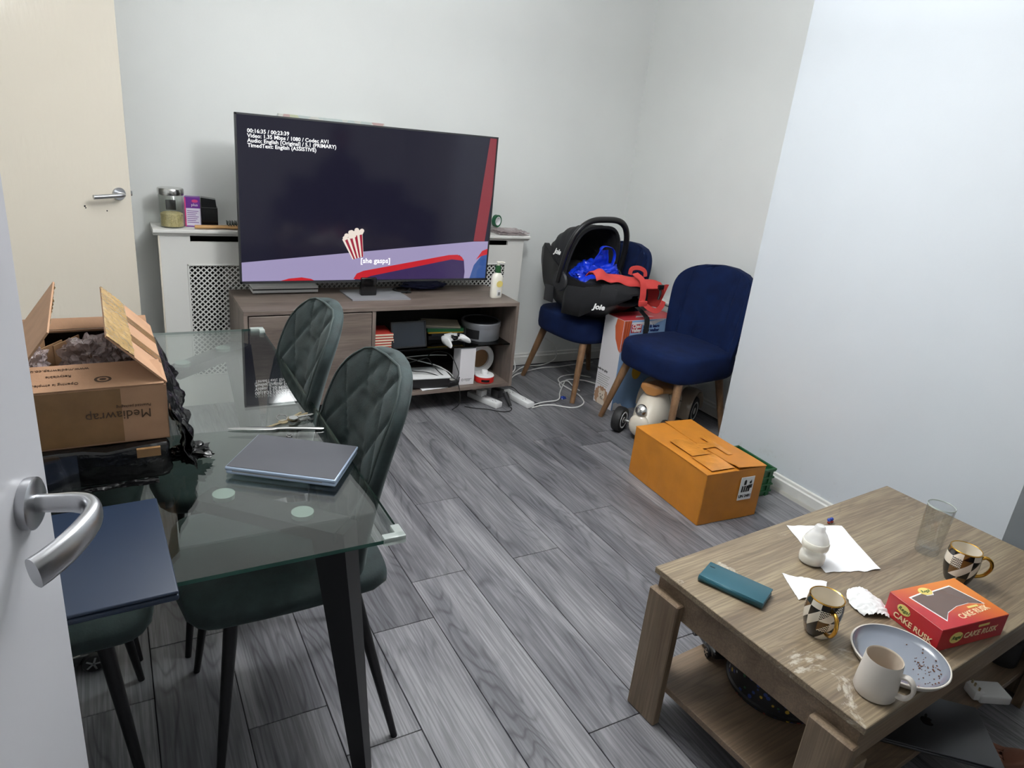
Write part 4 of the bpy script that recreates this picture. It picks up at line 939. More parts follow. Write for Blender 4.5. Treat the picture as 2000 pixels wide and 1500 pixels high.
bm = BM(); P = smooth_path([(2.63,2.985,.64),(2.65,2.93,.60),(2.655,2.90,.565),(2.645,2.915,.549)],6); P = P
P = smooth_path([(2.58,3.00,.615),(2.60,2.99,.60),(2.615,2.985,.585),(2.622,2.965,.572),(2.625,2.950,.558),(2.626,2.944,.52),(2.626,2.944,.47)],6); R = []
for p_ in P: R.append([p_+Vector((a,b,0)) for a,b in ((-.017,0),(.017,-.002),(.017,-.0045),(-.017,-.0025))])
rings(bm, R); tag(obj('black_webbing_strap', bm, 'black_fabric'), 'black webbing strap hanging from car seat over toy box front', 'strap')

# ------------------------------------------------------------------ toy carton
tb = thing('toy_box','tall white and red baby walker carton between the two navy chairs','box',(2.478,2.962,0), rad(1))
BW, BD, BH = .415, .175, .548
bm = BM(); box(bm, 0,BW,0,BD,0,BH,bev=.0012,seg=1); obj('carton', bm, 'box_white', tb, smooth=False)
bm = BM(); box(bm, .001,BW-.001,-.0006,0,.001,BH-.001); obj('front_print', bm, 'box_sky', tb, smooth=False)
bm = BM(); box(bm, .001,BW-.001,.002,BD-.002,BH,BH+.0006); obj('top_print', bm, 'box_red', tb, smooth=False)
bm = BM()
for k in range(6): 
    z0,z1 = BH-.001,BH-.16
    prism(bm, [(.001+k*.009,-.0008,z0),(.010+k*.009,-.0008,z0),(.010+k*.009-.002*k,-.0008,z1+.012*k-.02),(.001+k*.009-.0016*k,-.0008,z1+.012*k-.03)], (0,-.0004,0), k%2)
pts = [(-.0006,.001,BH-.001),(-.0006,.062,BH-.001),(-.0006,.072,BH-.05),(-.0006,.055,BH-.12),(-.0006,.02,BH-.175),(-.0006,.001,BH-.19)]
prism(bm, pts, (-.0004,0,0)); obj('printed_balloon', bm, ['box_orange','box_orange2'], tb, smooth=False)
bm = BM(); box(bm, .056,.132,-.0014,-.0008,BH-.074,BH-.024); obj('red_badge', bm, 'box_red', tb, smooth=False)
text('Chad', .030, 'print_white', tb, (.094,-.0018,BH-.036), (1,0,0),(0,0,1), bold=.001); text('Valley', .028, 'print_white', tb, (.094,-.0018,BH-.060), (1,0,0),(0,0,1), bold=.001)
bm = BM(); box(bm, .056,.16,-.0013,-.0008,BH-.030,BH-.012); prism(bm, [(.16,-.0008,BH-.030),(.16,-.0008,BH-.012),(.26,-.0008,BH-.004),(.30,-.0008,BH-.004),(.25,-.0008,BH-.020),(.22,-.0008,BH-.034)], (0,-.0005,0)); obj('printed_cloud', bm, 'box_white', tb, smooth=False)
text('ride & learn', .025, 'ink_navy', tb, (.145,-.0018,BH-.040), (1,0,0),(0,0,1), 'LEFT', .0012); text('baby walker', .025, 'ink_navy', tb, (.145,-.0018,BH-.064), (1,0,0),(0,0,1), 'LEFT', .0012)
bm = BM(); prism(bm, [(.12,.05,BH+.0006),(.18,.06,BH+.0006),(.26,.05,BH+.0006),(.22,.075,BH+.0006),(.15,.08,BH+.0006)], (0,0,.0005)); obj('printed_cloud', bm, 'box_white', tb, smooth=False)
text('made to play', .020, 'print_black', tb, (-.0010,.130,.215), (0,-1,0),(0,0,1), 'CENTER', .0004)
bm = BM()
for k in range(6): box(bm, -.0010,-.0004,.05+.008*(k%3),.165,.185-k*.013,.188-k*.013)
obj('small_print', bm, 'paper_grey', tb, smooth=False)
bm = BM(); cy, cz = .105, .055      # printed hedgehog on the narrow side
n = 34; prism(bm, [(-.0006, cy+(.062+.008*(i%2))*math.cos(2*PI*i/n), max(.002,cz-.005+(.060+.007*(i%2))*math.sin(2*PI*i/n))) for i in range(n)], (-.0006,0,0)); hg = obj('printed_hedgehog', bm, 'hedgehog_brown', tb, smooth=False)
bm = BM(); prism(bm, [(-.0012, cy-.002+a, max(.002,.060+b)) for a,b in ell(0,0,.030,.028)], (-.0004,0,0)); prism(bm, [(-.0012, cy+a, max(.002,.018+b)) for a,b in ell(0,0,.036,.030)], (-.0004,0,0))
for s in (-1,1): prism(bm, [(-.0012, cy+s*.022+a, .086+b) for a,b in ell(0,0,.009,.013)], (-.0004,0,0))
obj('face', bm, 'hedgehog_cream', hg, smooth=False)
bm = BM()
for a_,b_ in ((-.012,.064),(.010,.064),(-.001,.052)): prism(bm, [(-.0017, cy+a_+a, b_+b) for a,b in ell(0,0,.004,.004,10)], (-.0003,0,0))
obj('features', bm, 'print_black', hg, smooth=False)
bm = BM(); prism(bm, [(.01+a,-.0008,.03+b) for a,b in [(.0,-.028),(.06,-.028),(.07,-.01),(.055,.01),(.035,.008),(.02,.02),(.0,.015)]], (0,-.0005,0)); obj('printed_cloud', bm, 'box_white', tb, smooth=False)
bm = BM(); prism(bm, [(.15+a,-.0008,.235+b) for a,b in ell(0,0,.035,.05)], (0,-.0005,0)); obj('printed_shape', bm, 'sun_yellow', tb, smooth=False)
bm = BM(); prism(bm, [(.165+a,-.0016,.285+b) for a,b in ell(0,0,.03,.028)], (0,-.0004,0)); prism(bm, [(.30+a,-.0010,.27+b) for a,b in ell(0,0,.045,.06)], (0,-.0005,0)); obj('printed_shape', bm, 'box_orange', tb, smooth=False)

# ------------------------------------------------------------------ orange taped carton on the floor
oc = thing('orange_carton','orange-brown taped carton with battery hazard label on the floor by chimney wall','box',(2.238,2.030,0), rad(-3.5))
ow, od, oh = .165, .255, .245
bm = BM(); box(bm, -ow,ow,-od,od,0,oh-.004,bev=.003,seg=1); bmesh.ops.subdivide_edges(bm, edges=bm.edges[:], cuts=6, use_grid_fill=True)
for v in bm.verts:
    n_ = noise.noise(v.co*9)*.004; v.co += Vector((n_,n_*.6,0)); v.co.z = max(0,v.co.z)
obj('body', bm, 'orange_card', oc, smooth=False)
bm = BM(); sheet(bm, lambda u,v: Vector((-ow-.001+u*(ow+.0005), -od-.001+v*2*od, oh+.002*math.sin(v*5)+.004*u*math.sin(v*9)-.003)), 8, 22, .003); obj('flap', bm, 'orange_card', oc)
bm = BM(); sheet(bm, lambda u,v: Vector((.003+u*(ow-.002), -od-.001+v*2*od, oh-.003+.003*math.sin(v*6+1)+(1-u)*(.004+.010*math.exp(-((v-.02)/.07)**2)))), 8, 22, .003); obj('flap', bm, 'orange_card', oc)
for (x0,x1,y0,y1) in ((-.12,-.02,-.10,.06),(-.085,.06,-.05,.00),(.055,.085,-.13,.06),(-.13,-.005,-.24,-.11)):
    bm = BM(); sheet(bm, lambda u,v: Vector((x0+u*(x1-x0), y0+v*(y1-y0), oh+.0045+.0015*abs(noise.noise(Vector((u*4+x0*40,v*5,1)))))), 14, 16, .0004); obj('tape_patch', bm, 'orange_tape', oc)
bm = BM(); box(bm, .030,.105,-od-.0055,-od-.0035,.095,.205); obj('hazard_label', bm, 'label_white', oc, smooth=False)
yl = -od-.0060
text('UN 3481', .019, 'print_black', oc, (.0675,yl,.113), (1,0,0),(0,0,1), bold=.0006)
bm = BM()
def lp(a): prism(bm, [(x,yl+.0004,z) for x,z in a], (0,-.0006,0))
for k in range(4): x = .040+k*.0125; lp([(x,.134),(x+.009,.134),(x+.010,.162),(x+.002,.164)])
lp([(.050,.168),(.063,.168),(.063,.188),(.050,.188)]); lp([(.074,.150),(.098,.150),(.098,.168),(.074,.165)]); lp([(.053,.188),(.060,.188),(.060,.192),(.053,.192)])
lp([(.081,.172),(.091,.172),(.093,.179),(.088,.190),(.086,.182),(.083,.184),(.080,.178)])
obj('hazard_symbol', bm, 'print_black', oc, smooth=False)

# ------------------------------------------------------------------ ride-on toy car under the chair
wk = thing('ride_on_car','cream ride-on toy car with tan saddle parked under empty navy chair','toy car',(2.605,2.705,0), rad(208)); wk.scale = (1.16,1.16,1.16)
# local +X is the nose
bm = BM(); R = []
for j in range(15):     # front mudguard dome
    t_ = j/14; x = .235-.20*t_; R.append([(x+.02*math.cos(a), (.050+.036*math.sin(t_*PI*.6))*math.cos(a), .050+(.06+.115*math.sin(min(1,t_*1.25)*PI/2))*spow(math.sin(a),.8)) for a in [PI*i/20 for i in range(21)]])
rings(bm, R, False, False)
crumple(bm, (.235,0,.075), (.028,.050,.055), 3, 0, 1); dm = obj('front_mudguard', bm, 'walker_cream', wk)
dm.modifiers.new('s','SOLIDIFY').thickness = .004
bm = BM(); lathe(bm, [(0,0),(.026,0),(.027,.006),(.022,.012),(.012,.014),(0,.017)], 28, axis='X'); o = obj('headlamp', bm, 'steel', wk); o.location = (.236,0,.150); o.rotation_euler.y = rad(-32)
bm = BM(); R = []
for x,w_,zb_,zt2 in ((.10,.055,.07,.175),(.05,.075,.06,.185),(-.03,.085,.055,.175),(-.10,.085,.055,.180),(-.18,.075,.07,.215),(-.25,.055,.10,.225),(-.28,.03,.13,.20)):
    R.append([(x, w_*spow(math.cos(2*PI*i/28),.7), (zb_+zt2)/2+(zt2-zb_)/2*spow(math.sin(2*PI*i/28),.7)) for i in range(28)])
rings(bm, R); bd = obj('body', bm, 'walker_cream', wk)
bm = BM(); R = []
for x,w_,z_ in ((.155,.030,.222),(.145,.055,.232),(.10,.068,.226),(.03,.072,.205),(-.04,.070,.195),(-.08,.055,.195),(-.09,.03,.195)):
    R.append([(x, w_*spow(math.cos(2*PI*i/24),.7), z_+.020*spow(math.sin(2*PI*i/24),.6)) for i in range(24)])
rings(bm, R); obj('saddle', bm, 'tan_leather', wk)
bm = BM(); box(bm, -.02,.10,-.045,.045,.16,.205,bev=.01); obj('saddle_base', bm, 'book_red' if False else 'cardboard_in', wk)
for s in (-1,1):
    bm = BM(); R = []
    for k in range(19):
        a = rad(-5+k*10.5); r0 = .100; R.append([(-.155+r0*math.cos(a)*(1+.05*math.cos(b)), s*(.098+.040*math.cos(b)), .072+r0*math.sin(a)*1.02+.012*math.sin(b)) for b in [2*PI*i/12 for i in range(12)]])
    rings(bm, R); obj('rear_mudguard', bm, 'walker_taupe', wk)
for x,s,r_ in ((.195,1,.060),(.195,-1,.060),(-.155,1,.072),(-.155,-1,.072)):
    y0 = .100 if r_ < .07 else .100
    bm = BM(); lathe(bm, [(r_*.62,-.020),(r_*.94,-.020),(r_,-.012),(r_,.012),(r_*.94,.020),(r_*.62,.020)], 36, axis='Y'); o = obj('wheel', bm, 'tyre', wk); o.location = (x, s*(y0+.012), r_)
    bm = BM(); lathe(bm, [(0,-.017),(r_*.45,-.018),(r_*.66,-.022),(r_*.68,-.012),(r_*.68,.012),(r_*.66,.022),(r_*.45,.018),(r_*.25,.020),(0,.022)], 32, axis='Y'); obj('hub', bm, 'hub_white', o)
bm = BM(); cone(bm, (.195,-.10,.06),(.195,.10,.06),.010,.010,12); obj('axle', bm, 'steel', wk)
bm = BM(); box(bm, -.24,-.20,-.045,-.008,.222,.230,bev=.002); box(bm, -.24,-.20,.008,.045,.222,.230,bev=.002); obj('rear_vents', bm, 'black_plastic', wk)
bm = BM(); tube(bm, [(-.29,-.06,.19),(-.305,0,.20),(-.29,.06,.19)], .012, 10); obj('rear_bumper', bm, 'steel', wk)
text('30', .060, 'print_black', bd, (.0,.0865,.110), (-1,0,0),(0,0,1), bold=.001)
bm = BM(); tube(bm, [(.055,.087,.075),(.06,.084,.11),(.055,.085,.14)], .0018, 5); tube(bm, [(-.055,.088,.14),(-.02,.0885,.150),(.05,.084,.152)], .0018, 5); obj('printed_line', bm, 'print_black', bd)

# ------------------------------------------------------------------ green crate behind the orange carton
gc = thing('green_crate','green plastic crate standing behind orange-brown taped carton','crate',(2.525,2.005,0), rad(-3.5))
bm = BM(); cw, cd, chh = .085, .120, .140; t = .003
for b in ((-cw,cw,-cd,-cd+t,0,chh),(-cw,cw,cd-t,cd,0,chh),(-cw,-cw+t,-cd,cd,0,chh),(cw-t,cw,-cd,cd,0,chh),(-cw,cw,-cd,cd,0,t)): box(bm, *b)
obj('shell', bm, 'crate_green', gc, smooth=False)
bm = BM()
for z in (.02,.055,.090,.125): box(bm, -cw-.006,cw+.006,-cd-.006,-cd,z,z+.008); box(bm, -cw-.006,-cw,-cd,cd,z,z+.008); box(bm, cw,cw+.006,-cd,cd,z,z+.008)
for x in (-.06,0,.06): box(bm, x-.003,x+.003,-cd-.006,-cd,0,chh)
box(bm, -cw-.008,cw+.008,-cd-.008,-cd+.004,chh-.008,chh); box(bm, -cw-.008,cw+.008,cd-.004,cd+.008,chh-.008,chh); box(bm, cw-.004,cw+.008,-cd,cd,chh-.008,chh); box(bm, -cw-.008,-cw+.004,-cd,cd,chh-.008,chh)
obj('ribs', bm, 'crate_green', gc, smooth=False)

# ------------------------------------------------------------------ sockets and cables
def strip(name, label, a, b, n, wid=.027):
    a, b = Vector((*a,0)), Vector((*b,0)); d = b-a; L_ = d.length
    o = thing(name, label, 'power strip', tuple((a+b)/2), math.atan2(d.y,d.x))
    bm = BM(); box(bm, -L_/2,L_/2,-wid,wid,0.0005,.034,bev=.006,seg=2); obj('case', bm, 'white_plastic', o)
    for k in range(n):
        x = -L_/2+L_*(k+.5)/n
        for dx,dy in ((.009,0),(-.006,.010),(-.006,-.010)):
            bm = BM(); box(bm, x+dx-.003,x+dx+.003,dy-.002,dy+.002,.0338,.0345); obj('socket_hole', bm, 'black_plastic', o, smooth=False)
    return o
strip('power_strip','white extension socket lying on floor right of television stand',(1.985,3.36),(2.026,3.125),2)
strip('power_strip','white extension socket under the television stand edge',(1.765,3.395),(1.845,3.175),3)
for i,(lab,loc,b,m_) in enumerate((('black plug adapter on socket under television stand',(1.875,3.265,.035),(.030,.026,.05),'black_plastic'),('white plug on socket beneath the stand floor',(1.795,3.31,.0345),(.024,.024,.036),'white_plastic'))):
    p = thing('plug_adapter', lab, 'plug', loc, rad(-70)); bm = BM(); box(bm, -b[0],b[0],-b[1],b[1],0,b[2],bev=.006); obj('body', bm, m_, p)
    bm = BM(); box(bm, -b[0]*.5,b[0]*.5,-b[1]*.5,b[1]*.5,b[2],b[2]+.004,bev=.001); obj('face_plate', bm, m_, p)
bm = BM(); cone(bm, (1.895,3.215,.075),(1.912,3.165,.010),.016,.010,14); tag(obj('black_plug', bm, 'black_plastic'), 'black cable plug leaning down in front of adapter', 'plug')
def cable(pts, z, m_, lab, r_=.0038):
    bm = BM(); tube(bm, [(x,y,z if len(q)==0 else q[0]) for x,y,*q in pts], r_, 8, 8); return tag(obj('cable', bm, m_), lab, 'cable')
cable([(2.030,3.120),(2.10,3.135),(2.176,3.123),(2.276,3.055),(2.38,3.100),(2.425,3.207),(2.430,3.30),(2.425,3.388),(2.445,3.486),(2.517,3.545),(2.62,3.55),(2.70,3.48)], .0045,'cable_white','white cable looping around left chair front leg')
cable([(2.032,3.135),(2.128,3.161),(2.242,3.172),(2.315,3.267),(2.39,3.355),(2.43,3.40),(2.50,3.46),(2.60,3.42),(2.65,3.335)], .0125,'cable_white','white cable running behind left chair front leg')
cable([(2.36,3.33),(2.40,3.40),(2.47,3.42),(2.455,3.33),(2.45,3.25)], .0205,'cable_white','short white cable loop beside toy carton')
cable([(1.96,3.53),(2.12,3.57),(2.24,3.655),(2.455,3.72),(2.574,3.715),(2.722,3.73),(2.90,3.745)], .0055,'cable_white','white cable lying along back wall skirting')
cable([(1.96,3.60,.006),(2.13,3.60,.014),(2.33,3.745,.014),(2.48,3.755,.014),(2.60,3.79,.03),(2.613,3.79,.085),(2.575,3.79,.15),(2.50,3.795,.195)], .0055,'cable_white','white cable rising in a loop on back wall')
cable([(1.97,3.56,.012),(2.06,3.60,.020),(2.19,3.62,.05),(2.20,3.72,.16),(2.195,3.80,.30)], .006,'cable_white','white cable climbing back wall beside radiator cover')
cable([(1.94,3.50),(2.04,3.48),(2.083,3.445),(2.074,3.34),(2.068,3.20),(2.09,3.15),(2.105,3.175),(2.092,3.20)], .004,'cable_black','thin black cable crossing to right white extension socket', .0022)
cable([(1.66,3.245),(1.70,3.21),(1.763,3.177),(1.83,3.12),(1.88,3.115),(1.908,3.14),(1.912,3.16)], .004,'cable_black','thin black cable on floor in front of television stand', .0025)
bm = BM(); crumple(bm, (2.300,3.205,.006), (.018,.016,.008), 3, .4, 2, 4, .0005); tag(obj('toy_fragment', bm, 'bead_blue'), 'small blue plastic piece on floor by left navy chair', 'toy')
# toy car beneath the glass table, next to near door
def toy_car(label, loc, rz, s=1.0, L=.24):
    t = thing('toy_car', label, 'toy car', loc, rz)
    bm = BM(); R = []
    for x,w_,z0,z1 in ((-.50,.16,.10,.22),(-.47,.19,.08,.25),(-.25,.205,.07,.27),(.1,.205,.07,.26),(.40,.19,.075,.22),(.49,.15,.09,.18)):
        R.append([(x*L, w_*L*spow(math.cos(2*PI*i/20),.5), L*((z0+z1)/2+(z1-z0)/2*spow(math.sin(2*PI*i/20),.5))) for i in range(20)])
    rings(bm, R); obj('body', bm, 'car_black', t)
    bm = BM(); R = []
    for x,w_,z1 in ((-.36,.14,.27),(-.24,.15,.385),(.02,.15,.385),(.20,.14,.26)): R.append([(x*L,-w_*L,.25*L),(x*L,w_*L,.25*L),(x*L,w_*L*.85,z1*L),(x*L,-w_*L*.85,z1*L)])
    rings(bm, R); obj('cabin', bm, 'black_gloss', t)
    for x in (-.30,.30):
        for y in (-1,1):
            bm = BM(); lathe(bm, [(0,-.035*L),(.095*L,-.035*L),(.105*L,-.02*L),(.105*L,.02*L),(.095*L,.035*L),(0,.035*L)], 24, axis='Y'); o = obj('wheel', bm, 'tyre', t); o.location = (x*L, y*.195*L, .105*L)
            bm = BM()
            for k in range(5):
                a = 2*PI*k/5; c_ = math.cos(a); s_ = math.sin(a)
                prism(bm, [(.075*L*c_-.010*L*s_, y*.037*L, .075*L*s_+.010*L*c_),(.075*L*c_+.010*L*s_, y*.037*L, .075*L*s_-.010*L*c_),(.010*L*s_, y*.037*L, -.010*L*c_),(-.010*L*s_, y*.037*L, .010*L*c_)], (0,y*.004*L,0))
            obj('rim_spokes', bm, 'steel', o, smooth=False)
    bm = BM(); box(bm, -.2*L,.2*L,-.209*L,-.203*L,.215*L,.232*L); box(bm, -.2*L,.2*L,.203*L,.209*L,.215*L,.232*L); obj('side_trim', bm, 'steel', t, smooth=False)
    return t
toy_car('black toy car with five-spoke wheels on floor beside near door', (-.225,1.86,0), rad(4), L=.27)

# ------------------------------------------------------------------ coffee table
CT = thing('coffee_table','worn oak-effect coffee table with lower shelf','table',(1.770,.874,0), rad(4))
hx, hy, zc = .565, .300, .45
bm = BM(); box(bm, -hx,hx,-hy,hy,zc-.018,zc,bev=.0015,seg=1); obj('table_top', bm, 'table_wood', CT, smooth=False)
bm = BM()
for b in ((-hx+.012,hx-.012,-hy+.012,-hy+.030),(-hx+.012,hx-.012,hy-.030,hy-.012)): box(bm, *b, zc-.105,zc-.018)
obj('apron', bm, 'table_wood_side', CT, smooth=False)
for s in (-1,1):
    bm = BM(); box(bm, min(s*(hx-.030),s*(hx-.012)),max(s*(hx-.030),s*(hx-.012)),-hy+.030,hy-.030,zc-.105,zc-.018); o = obj('end_apron', bm, 'table_wood_side', CT, smooth=False)
for a in (-1,1):
    for b in (-1,1):
        bm = BM(); x0,x1 = a*(hx-.013), a*(hx+.013); ya,yb = b*(hy-.004), b*(hy-.108)
        R = [[(x0,ya,z0),(x1,ya,z0),(x1,yb,z0),(x0,yb,z0)] for z0 in (0,.395)]
        rings(bm, R); 
        bmesh.ops.bevel(bm, geom=bm.edges[:], offset=.003, segments=1, affect='EDGES')
        obj('leg', bm, 'table_wood_leg', CT, smooth=False)
        bm = BM(); box(bm, min(a*(hx-.070),a*(hx-.014)),max(a*(hx-.070),a*(hx-.014)),min(b*(hy-.030),b*(hy-.004)),max(b*(hy-.030),b*(hy-.004)),0,.33,bev=.002,seg=1); obj('leg', bm, 'table_wood_leg', CT, smooth=False)
bm = BM(); box(bm, -hx+.012,hx-.012,-hy+.032,hy-.032,.108,.128,bev=.0015,seg=1); obj('shelf', bm, 'table_wood_side', CT, smooth=False)
ZK = zc+.0006
# phone in teal flip case
p = thing('phone_case','phone in dark teal folding case on near end of coffee table','phone',(1.321,.982,ZK), math.atan2(.925-1.081,1.398-1.328))
bm = BM(); box(bm, -.084,.084,-.040,.040,.0,.0085,bev=.004,seg=3); obj('back_cover', bm, 'phone_teal', p)
bm = BM(); box(bm, -.084,.084,-.040,.040,.0150,.0185,bev=.0016,seg=2); obj('front_cover', bm, 'phone_teal', p)
bm = BM(); box(bm, -.078,.078,-.034,.036,.0082,.0152,bev=.002); obj('phone', bm, 'black_gloss', p)
bm = BM(); R = [[(x, -.036-.008*math.sin(PI*i/10), .0092+.0092*math.cos(PI*i/10)*-1) for i in range(11)] for x in (-.084,.084)]; rings(bm, R, False, False); o = obj('spine', bm, 'phone_teal', p); o.modifiers.new('s','SOLIDIFY').thickness = .002
bm = BM(); prism(bm, [(-.070+a,.018+b,.0185) for a,b in ell(0,0,.008,.002,14)], (0,0,.0003)); obj('speaker_slot', bm, 'black_gloss', p, smooth=False)
# kitchen paper sheets
def paperpiece(label, pts4, zf, nm='paper_towel', nu=20):
    A,B,C_,D_ = [Vector((*q,0)) for q in pts4]; bm = BM()
    def f(u,v):
        q = A.lerp(B,u).lerp(D_.lerp(C_,u),v); e = .006*noise.noise(Vector((u*5,v*5,q.x*9)))*min(1,8*abs(u-.5)*abs(v-.5)*4)
        return Vector((q.x+e, q.y+e, ZK+.0012+max(0,zf(u,v))))
    sheet(bm, f, nu, nu, .0007); return tag(obj(nm, bm, 'paper' if nm=='paper_sheet' else 'tissue'), label, 'paper towel' if nm!='paper_sheet' else 'paper')
paperpiece('flat white paper sheet under baby bottle on coffee table', [(1.716,1.150),(1.890,1.085),(1.785,.882),(1.620,.935)], lambda u,v: .004*max(0,u*v-.7)*3+.0006*math.sin(u*7), 'paper_sheet')
bm = BM(); A_ = [(1.495,.978),(1.585,.903),(1.520,.862),(1.443,.880)]
paperpiece('folded white tissue between phone case and handled pattern mug', A_, lambda u,v: .006*math.sin(u*PI)*v+.003*abs(noise.noise(Vector((u*6,v*6,2)))))
paperpiece('second fold of white tissue', [(1.515,.965),(1.582,.908),(1.545,.885),(1.490,.915)], lambda u,v: .010+.006*math.sin(u*4)*math.sin(v*PI)) if False else None
bm = BM()
def tis(u,v):
    c = Vector((1.622,.842,0)).lerp(Vector((1.577,.752,0)), v); n_ = Vector((.88,-.47,0)); w_ = .026+.020*math.sin(v*PI*.9)
    h_ = .004+.026*abs(math.sin(u*PI))*(.5+.5*math.sin(v*PI))*(1-.4*v)+.010*abs(noise.noise(Vector((u*6,v*8,3))))
    return c+n_*(u-.5)*2*w_+Vector((0,0,ZK+h_))
sheet(bm, tis, 24, 36, .0008); tag(obj('paper_towel', bm, 'tissue'), 'crumpled white tissue beside grey plate', 'paper towel')
# baby bottle
p = thing('baby_bottle','small baby bottle with clear teat cover and milk on paper sheet','bottle',(1.624,.988,ZK+.002)); p.scale = (.92,.92,.85)
bm = BM(); lathe(bm, [(0,0),(.030,0),(.036,.004),(.0375,.014),(.0375,.030),(.034,.040),(.034,.046),(.0375,.054),(.037,.062)], 40, cap=False); obj('bottle_body', bm, 'bottle_frost', p)
bm = BM(); lathe(bm, [(0,.002),(.029,.002),(.035,.006),(.036,.014),(.036,.028),(0,.028)], 36); obj('milk', bm, 'milk', p)
bm = BM(); lathe(bm, [(.038,.058),(.039,.060),(.039,.076),(.037,.080),(.026,.082)], 40, cap=False); obj('screw_ring', bm, 'milk', p)
bm = BM(); lathe(bm, [(.0365,.078),(.034,.088),(.026,.104),(.019,.114),(.016,.120),(.016,.128),(.012,.135),(0,.137)], 36); obj('teat_cover', bm, 'teat', p)
# patterned mugs
def make_mug(label, loc, rz):
    t = thing('patterned_mug', label, 'mug', loc, rz, 'black and gold patterned mugs')
    bm = BM(); prof = [(0,.003),(.024,.003),(.0255,.0),(.028,.0),(.033,.010),(.040,.035),(.0425,.060),(.0415,.085),(.0395,.100)]
    lathe(bm, prof, 48, cap=False); obj('body', bm, 'mug_pattern', t)
    bm = BM(); lathe(bm, [(.0395,.100),(.0385,.1015),(.0365,.100),(.0385,.080),(.0395,.060),(.037,.035),(.030,.012),(0,.008)], 48, cap=False); obj('inside', bm, 'mug_cream', t)
    bm = BM(); lathe(bm, [(.0397,.0985),(.0400,.1003),(.0385,.1022),(.0365,.1008)], 48, cap=False); obj('gold_rim', bm, 'gold', t)
    bm = BM(); tube(bm, [(.040,0,.082),(.052,0,.087),(.066,0,.078),(.070,0,.058),(.060,0,.036),(.044,0,.026),(.036,0,.024)], .0048, 10, 6); obj('handle', bm, 'gold', t)
    return t
mg = make_mug('patterned mug with gold handle facing camera, between tissue pieces', (1.385,.778,ZK), math.atan2(-.85,-.50))
dup(mg, (1.958,.770,ZK), math.atan2(-.72,.62), 'patterned mug beside clear tumbler at far right of coffee table')
# clear tumbler
p = thing('glass_tumbler','empty clear glass tumbler with ribbed base at far edge of coffee table','glass',(2.020,.892,ZK)); p.scale = (1,1,.93)
bm = BM(); prof = [(0,0),(.030,0),(.032,.003),(.033,.030),(.0345,.060),(.037,.165),(.0362,.1665),(.0350,.165),(.032,.060),(.030,.024),(0,.020)]; R = []
for r_, z_ in prof: R.append([((r_*(1-.035*(1 if i%4<2 and z_<.058 and r_>.028 else 0)))*math.cos(2*PI*i/64), (r_*(1-.035*(1 if i%4<2 and z_<.058 and r_>.028 else 0)))*math.sin(2*PI*i/64), z_) for i in range(64)])
rings(bm, R, True, False); obj('glass_body', bm, 'tumbler_glass', p)
bm = BM(); lathe(bm, [(.0372,.163),(.0374,.1655),(.0362,.1672),(.0350,.1655)], 48, cap=False); obj('rim', bm, 'clear_disc', p)
# plate and stoneware mug
p = thing('dinner_plate','round grey plate with pale rim and crumbs on coffee table','plate',(1.480,.632,ZK))
bm = BM(); lathe(bm, [(.0,.006),(.084,.006),(.094,.010),(.1005,.020)], 64, cap=False); obj('glazed_face', bm, 'plate_grey', p)
bm = BM(); lathe(bm, [(.1005,.020),(.1030,.0205),(.1045,.019),(.098,.006),(.086,.0),(0,.0)], 64, cap=False); obj('rim', bm, 'plate_rim', p)
bm = BM()
for k in range(60):
    a = random.gauss(-1.0,.5); r_ = random.uniform(.035,.088); c = (r_*math.cos(a), r_*math.sin(a), .0072+(.002 if r_>.084 else 0)); s_ = random.uniform(.0005,.0013)
    box(bm, c[0]-s_,c[0]+s_,c[1]-s_,c[1]+s_,c[2]-.001,c[2]+s_)
o = obj('crumbs', bm, 'crumb', p, smooth=False); o['kind'] = 'stuff'
p = thing('stoneware_mug','pale grey stoneware mug standing at near corner of coffee table','mug',(1.338,.596,ZK), math.atan2(-.55,.35)-.35)
bm = BM(); lathe(bm, [(0,.004),(.030,.004),(.033,0),(.040,.001),(.0425,.006),(.0415,.03),(.0375,.088),(.0365,.090)], 48, cap=False); obj('body', bm, 'stoneware', p)
bm = BM(); lathe(bm, [(.0365,.090),(.0350,.0885),(.0345,.086),(.038,.03),(.036,.010),(0,.008)], 48, cap=False); obj('inside', bm, 'stoneware_in', p)
bm = BM(); P_ = smooth_path([(.038,0,.068),(.052,0,.072),(.064,0,.062),(.067,0,.044),(.058,0,.026),(.040,0,.020)],7); R = []
for i,q in enumerate(P_):
    d = (P_[min(i+1,len(P_)-1)]-P_[max(i-1,0)]).normalized(); a = Vector((0,1,0)); b = d.cross(a); R.append([q+a*.0085*spow(math.cos(2*PI*k/16),.6)+b*.0038*spow(math.sin(2*PI*k/16),.6) for k in range(16)])
rings(bm, R); obj('handle', bm, 'stoneware', p)
# cake rusk box
rk = thing('cake_rusk_box','red and orange cake rusk box with window on coffee table','box',(1.722,.672,ZK), math.atan2(.554-.585,1.829-1.598))
rl, rd_, rh = .116, .074, .062
bm = BM(); box(bm, -rl,rl,-rd_,rd_,0,rh,bev=.001,seg=1); obj('carton', bm, 'rusk_red', rk, smooth=False)
bm = BM(); box(bm, -rl+.0006,rl-.0006,-rd_+.0006,rd_-.0006,rh,rh+.0006); obj('top_panel', bm, 'rusk_gradient', rk, smooth=False)
wn = [(-.080,-.022),(-.075,.038),(-.035,.046),(-.030,.040),(-.005,.040),(.0,.048),(.055,.054),(.085,.022),(.080,-.010),(.05,-.004),(0,-.006),(-.045,-.020),(-.068,-.042)]
wn = [(-.086,.040),(-.040,.046),(-.034,.036),(-.012,.034),(-.004,.044),(.066,.050),(.090,-.026),(.050,-.014),(.005,-.016),(-.040,-.028),(-.072,-.050)]
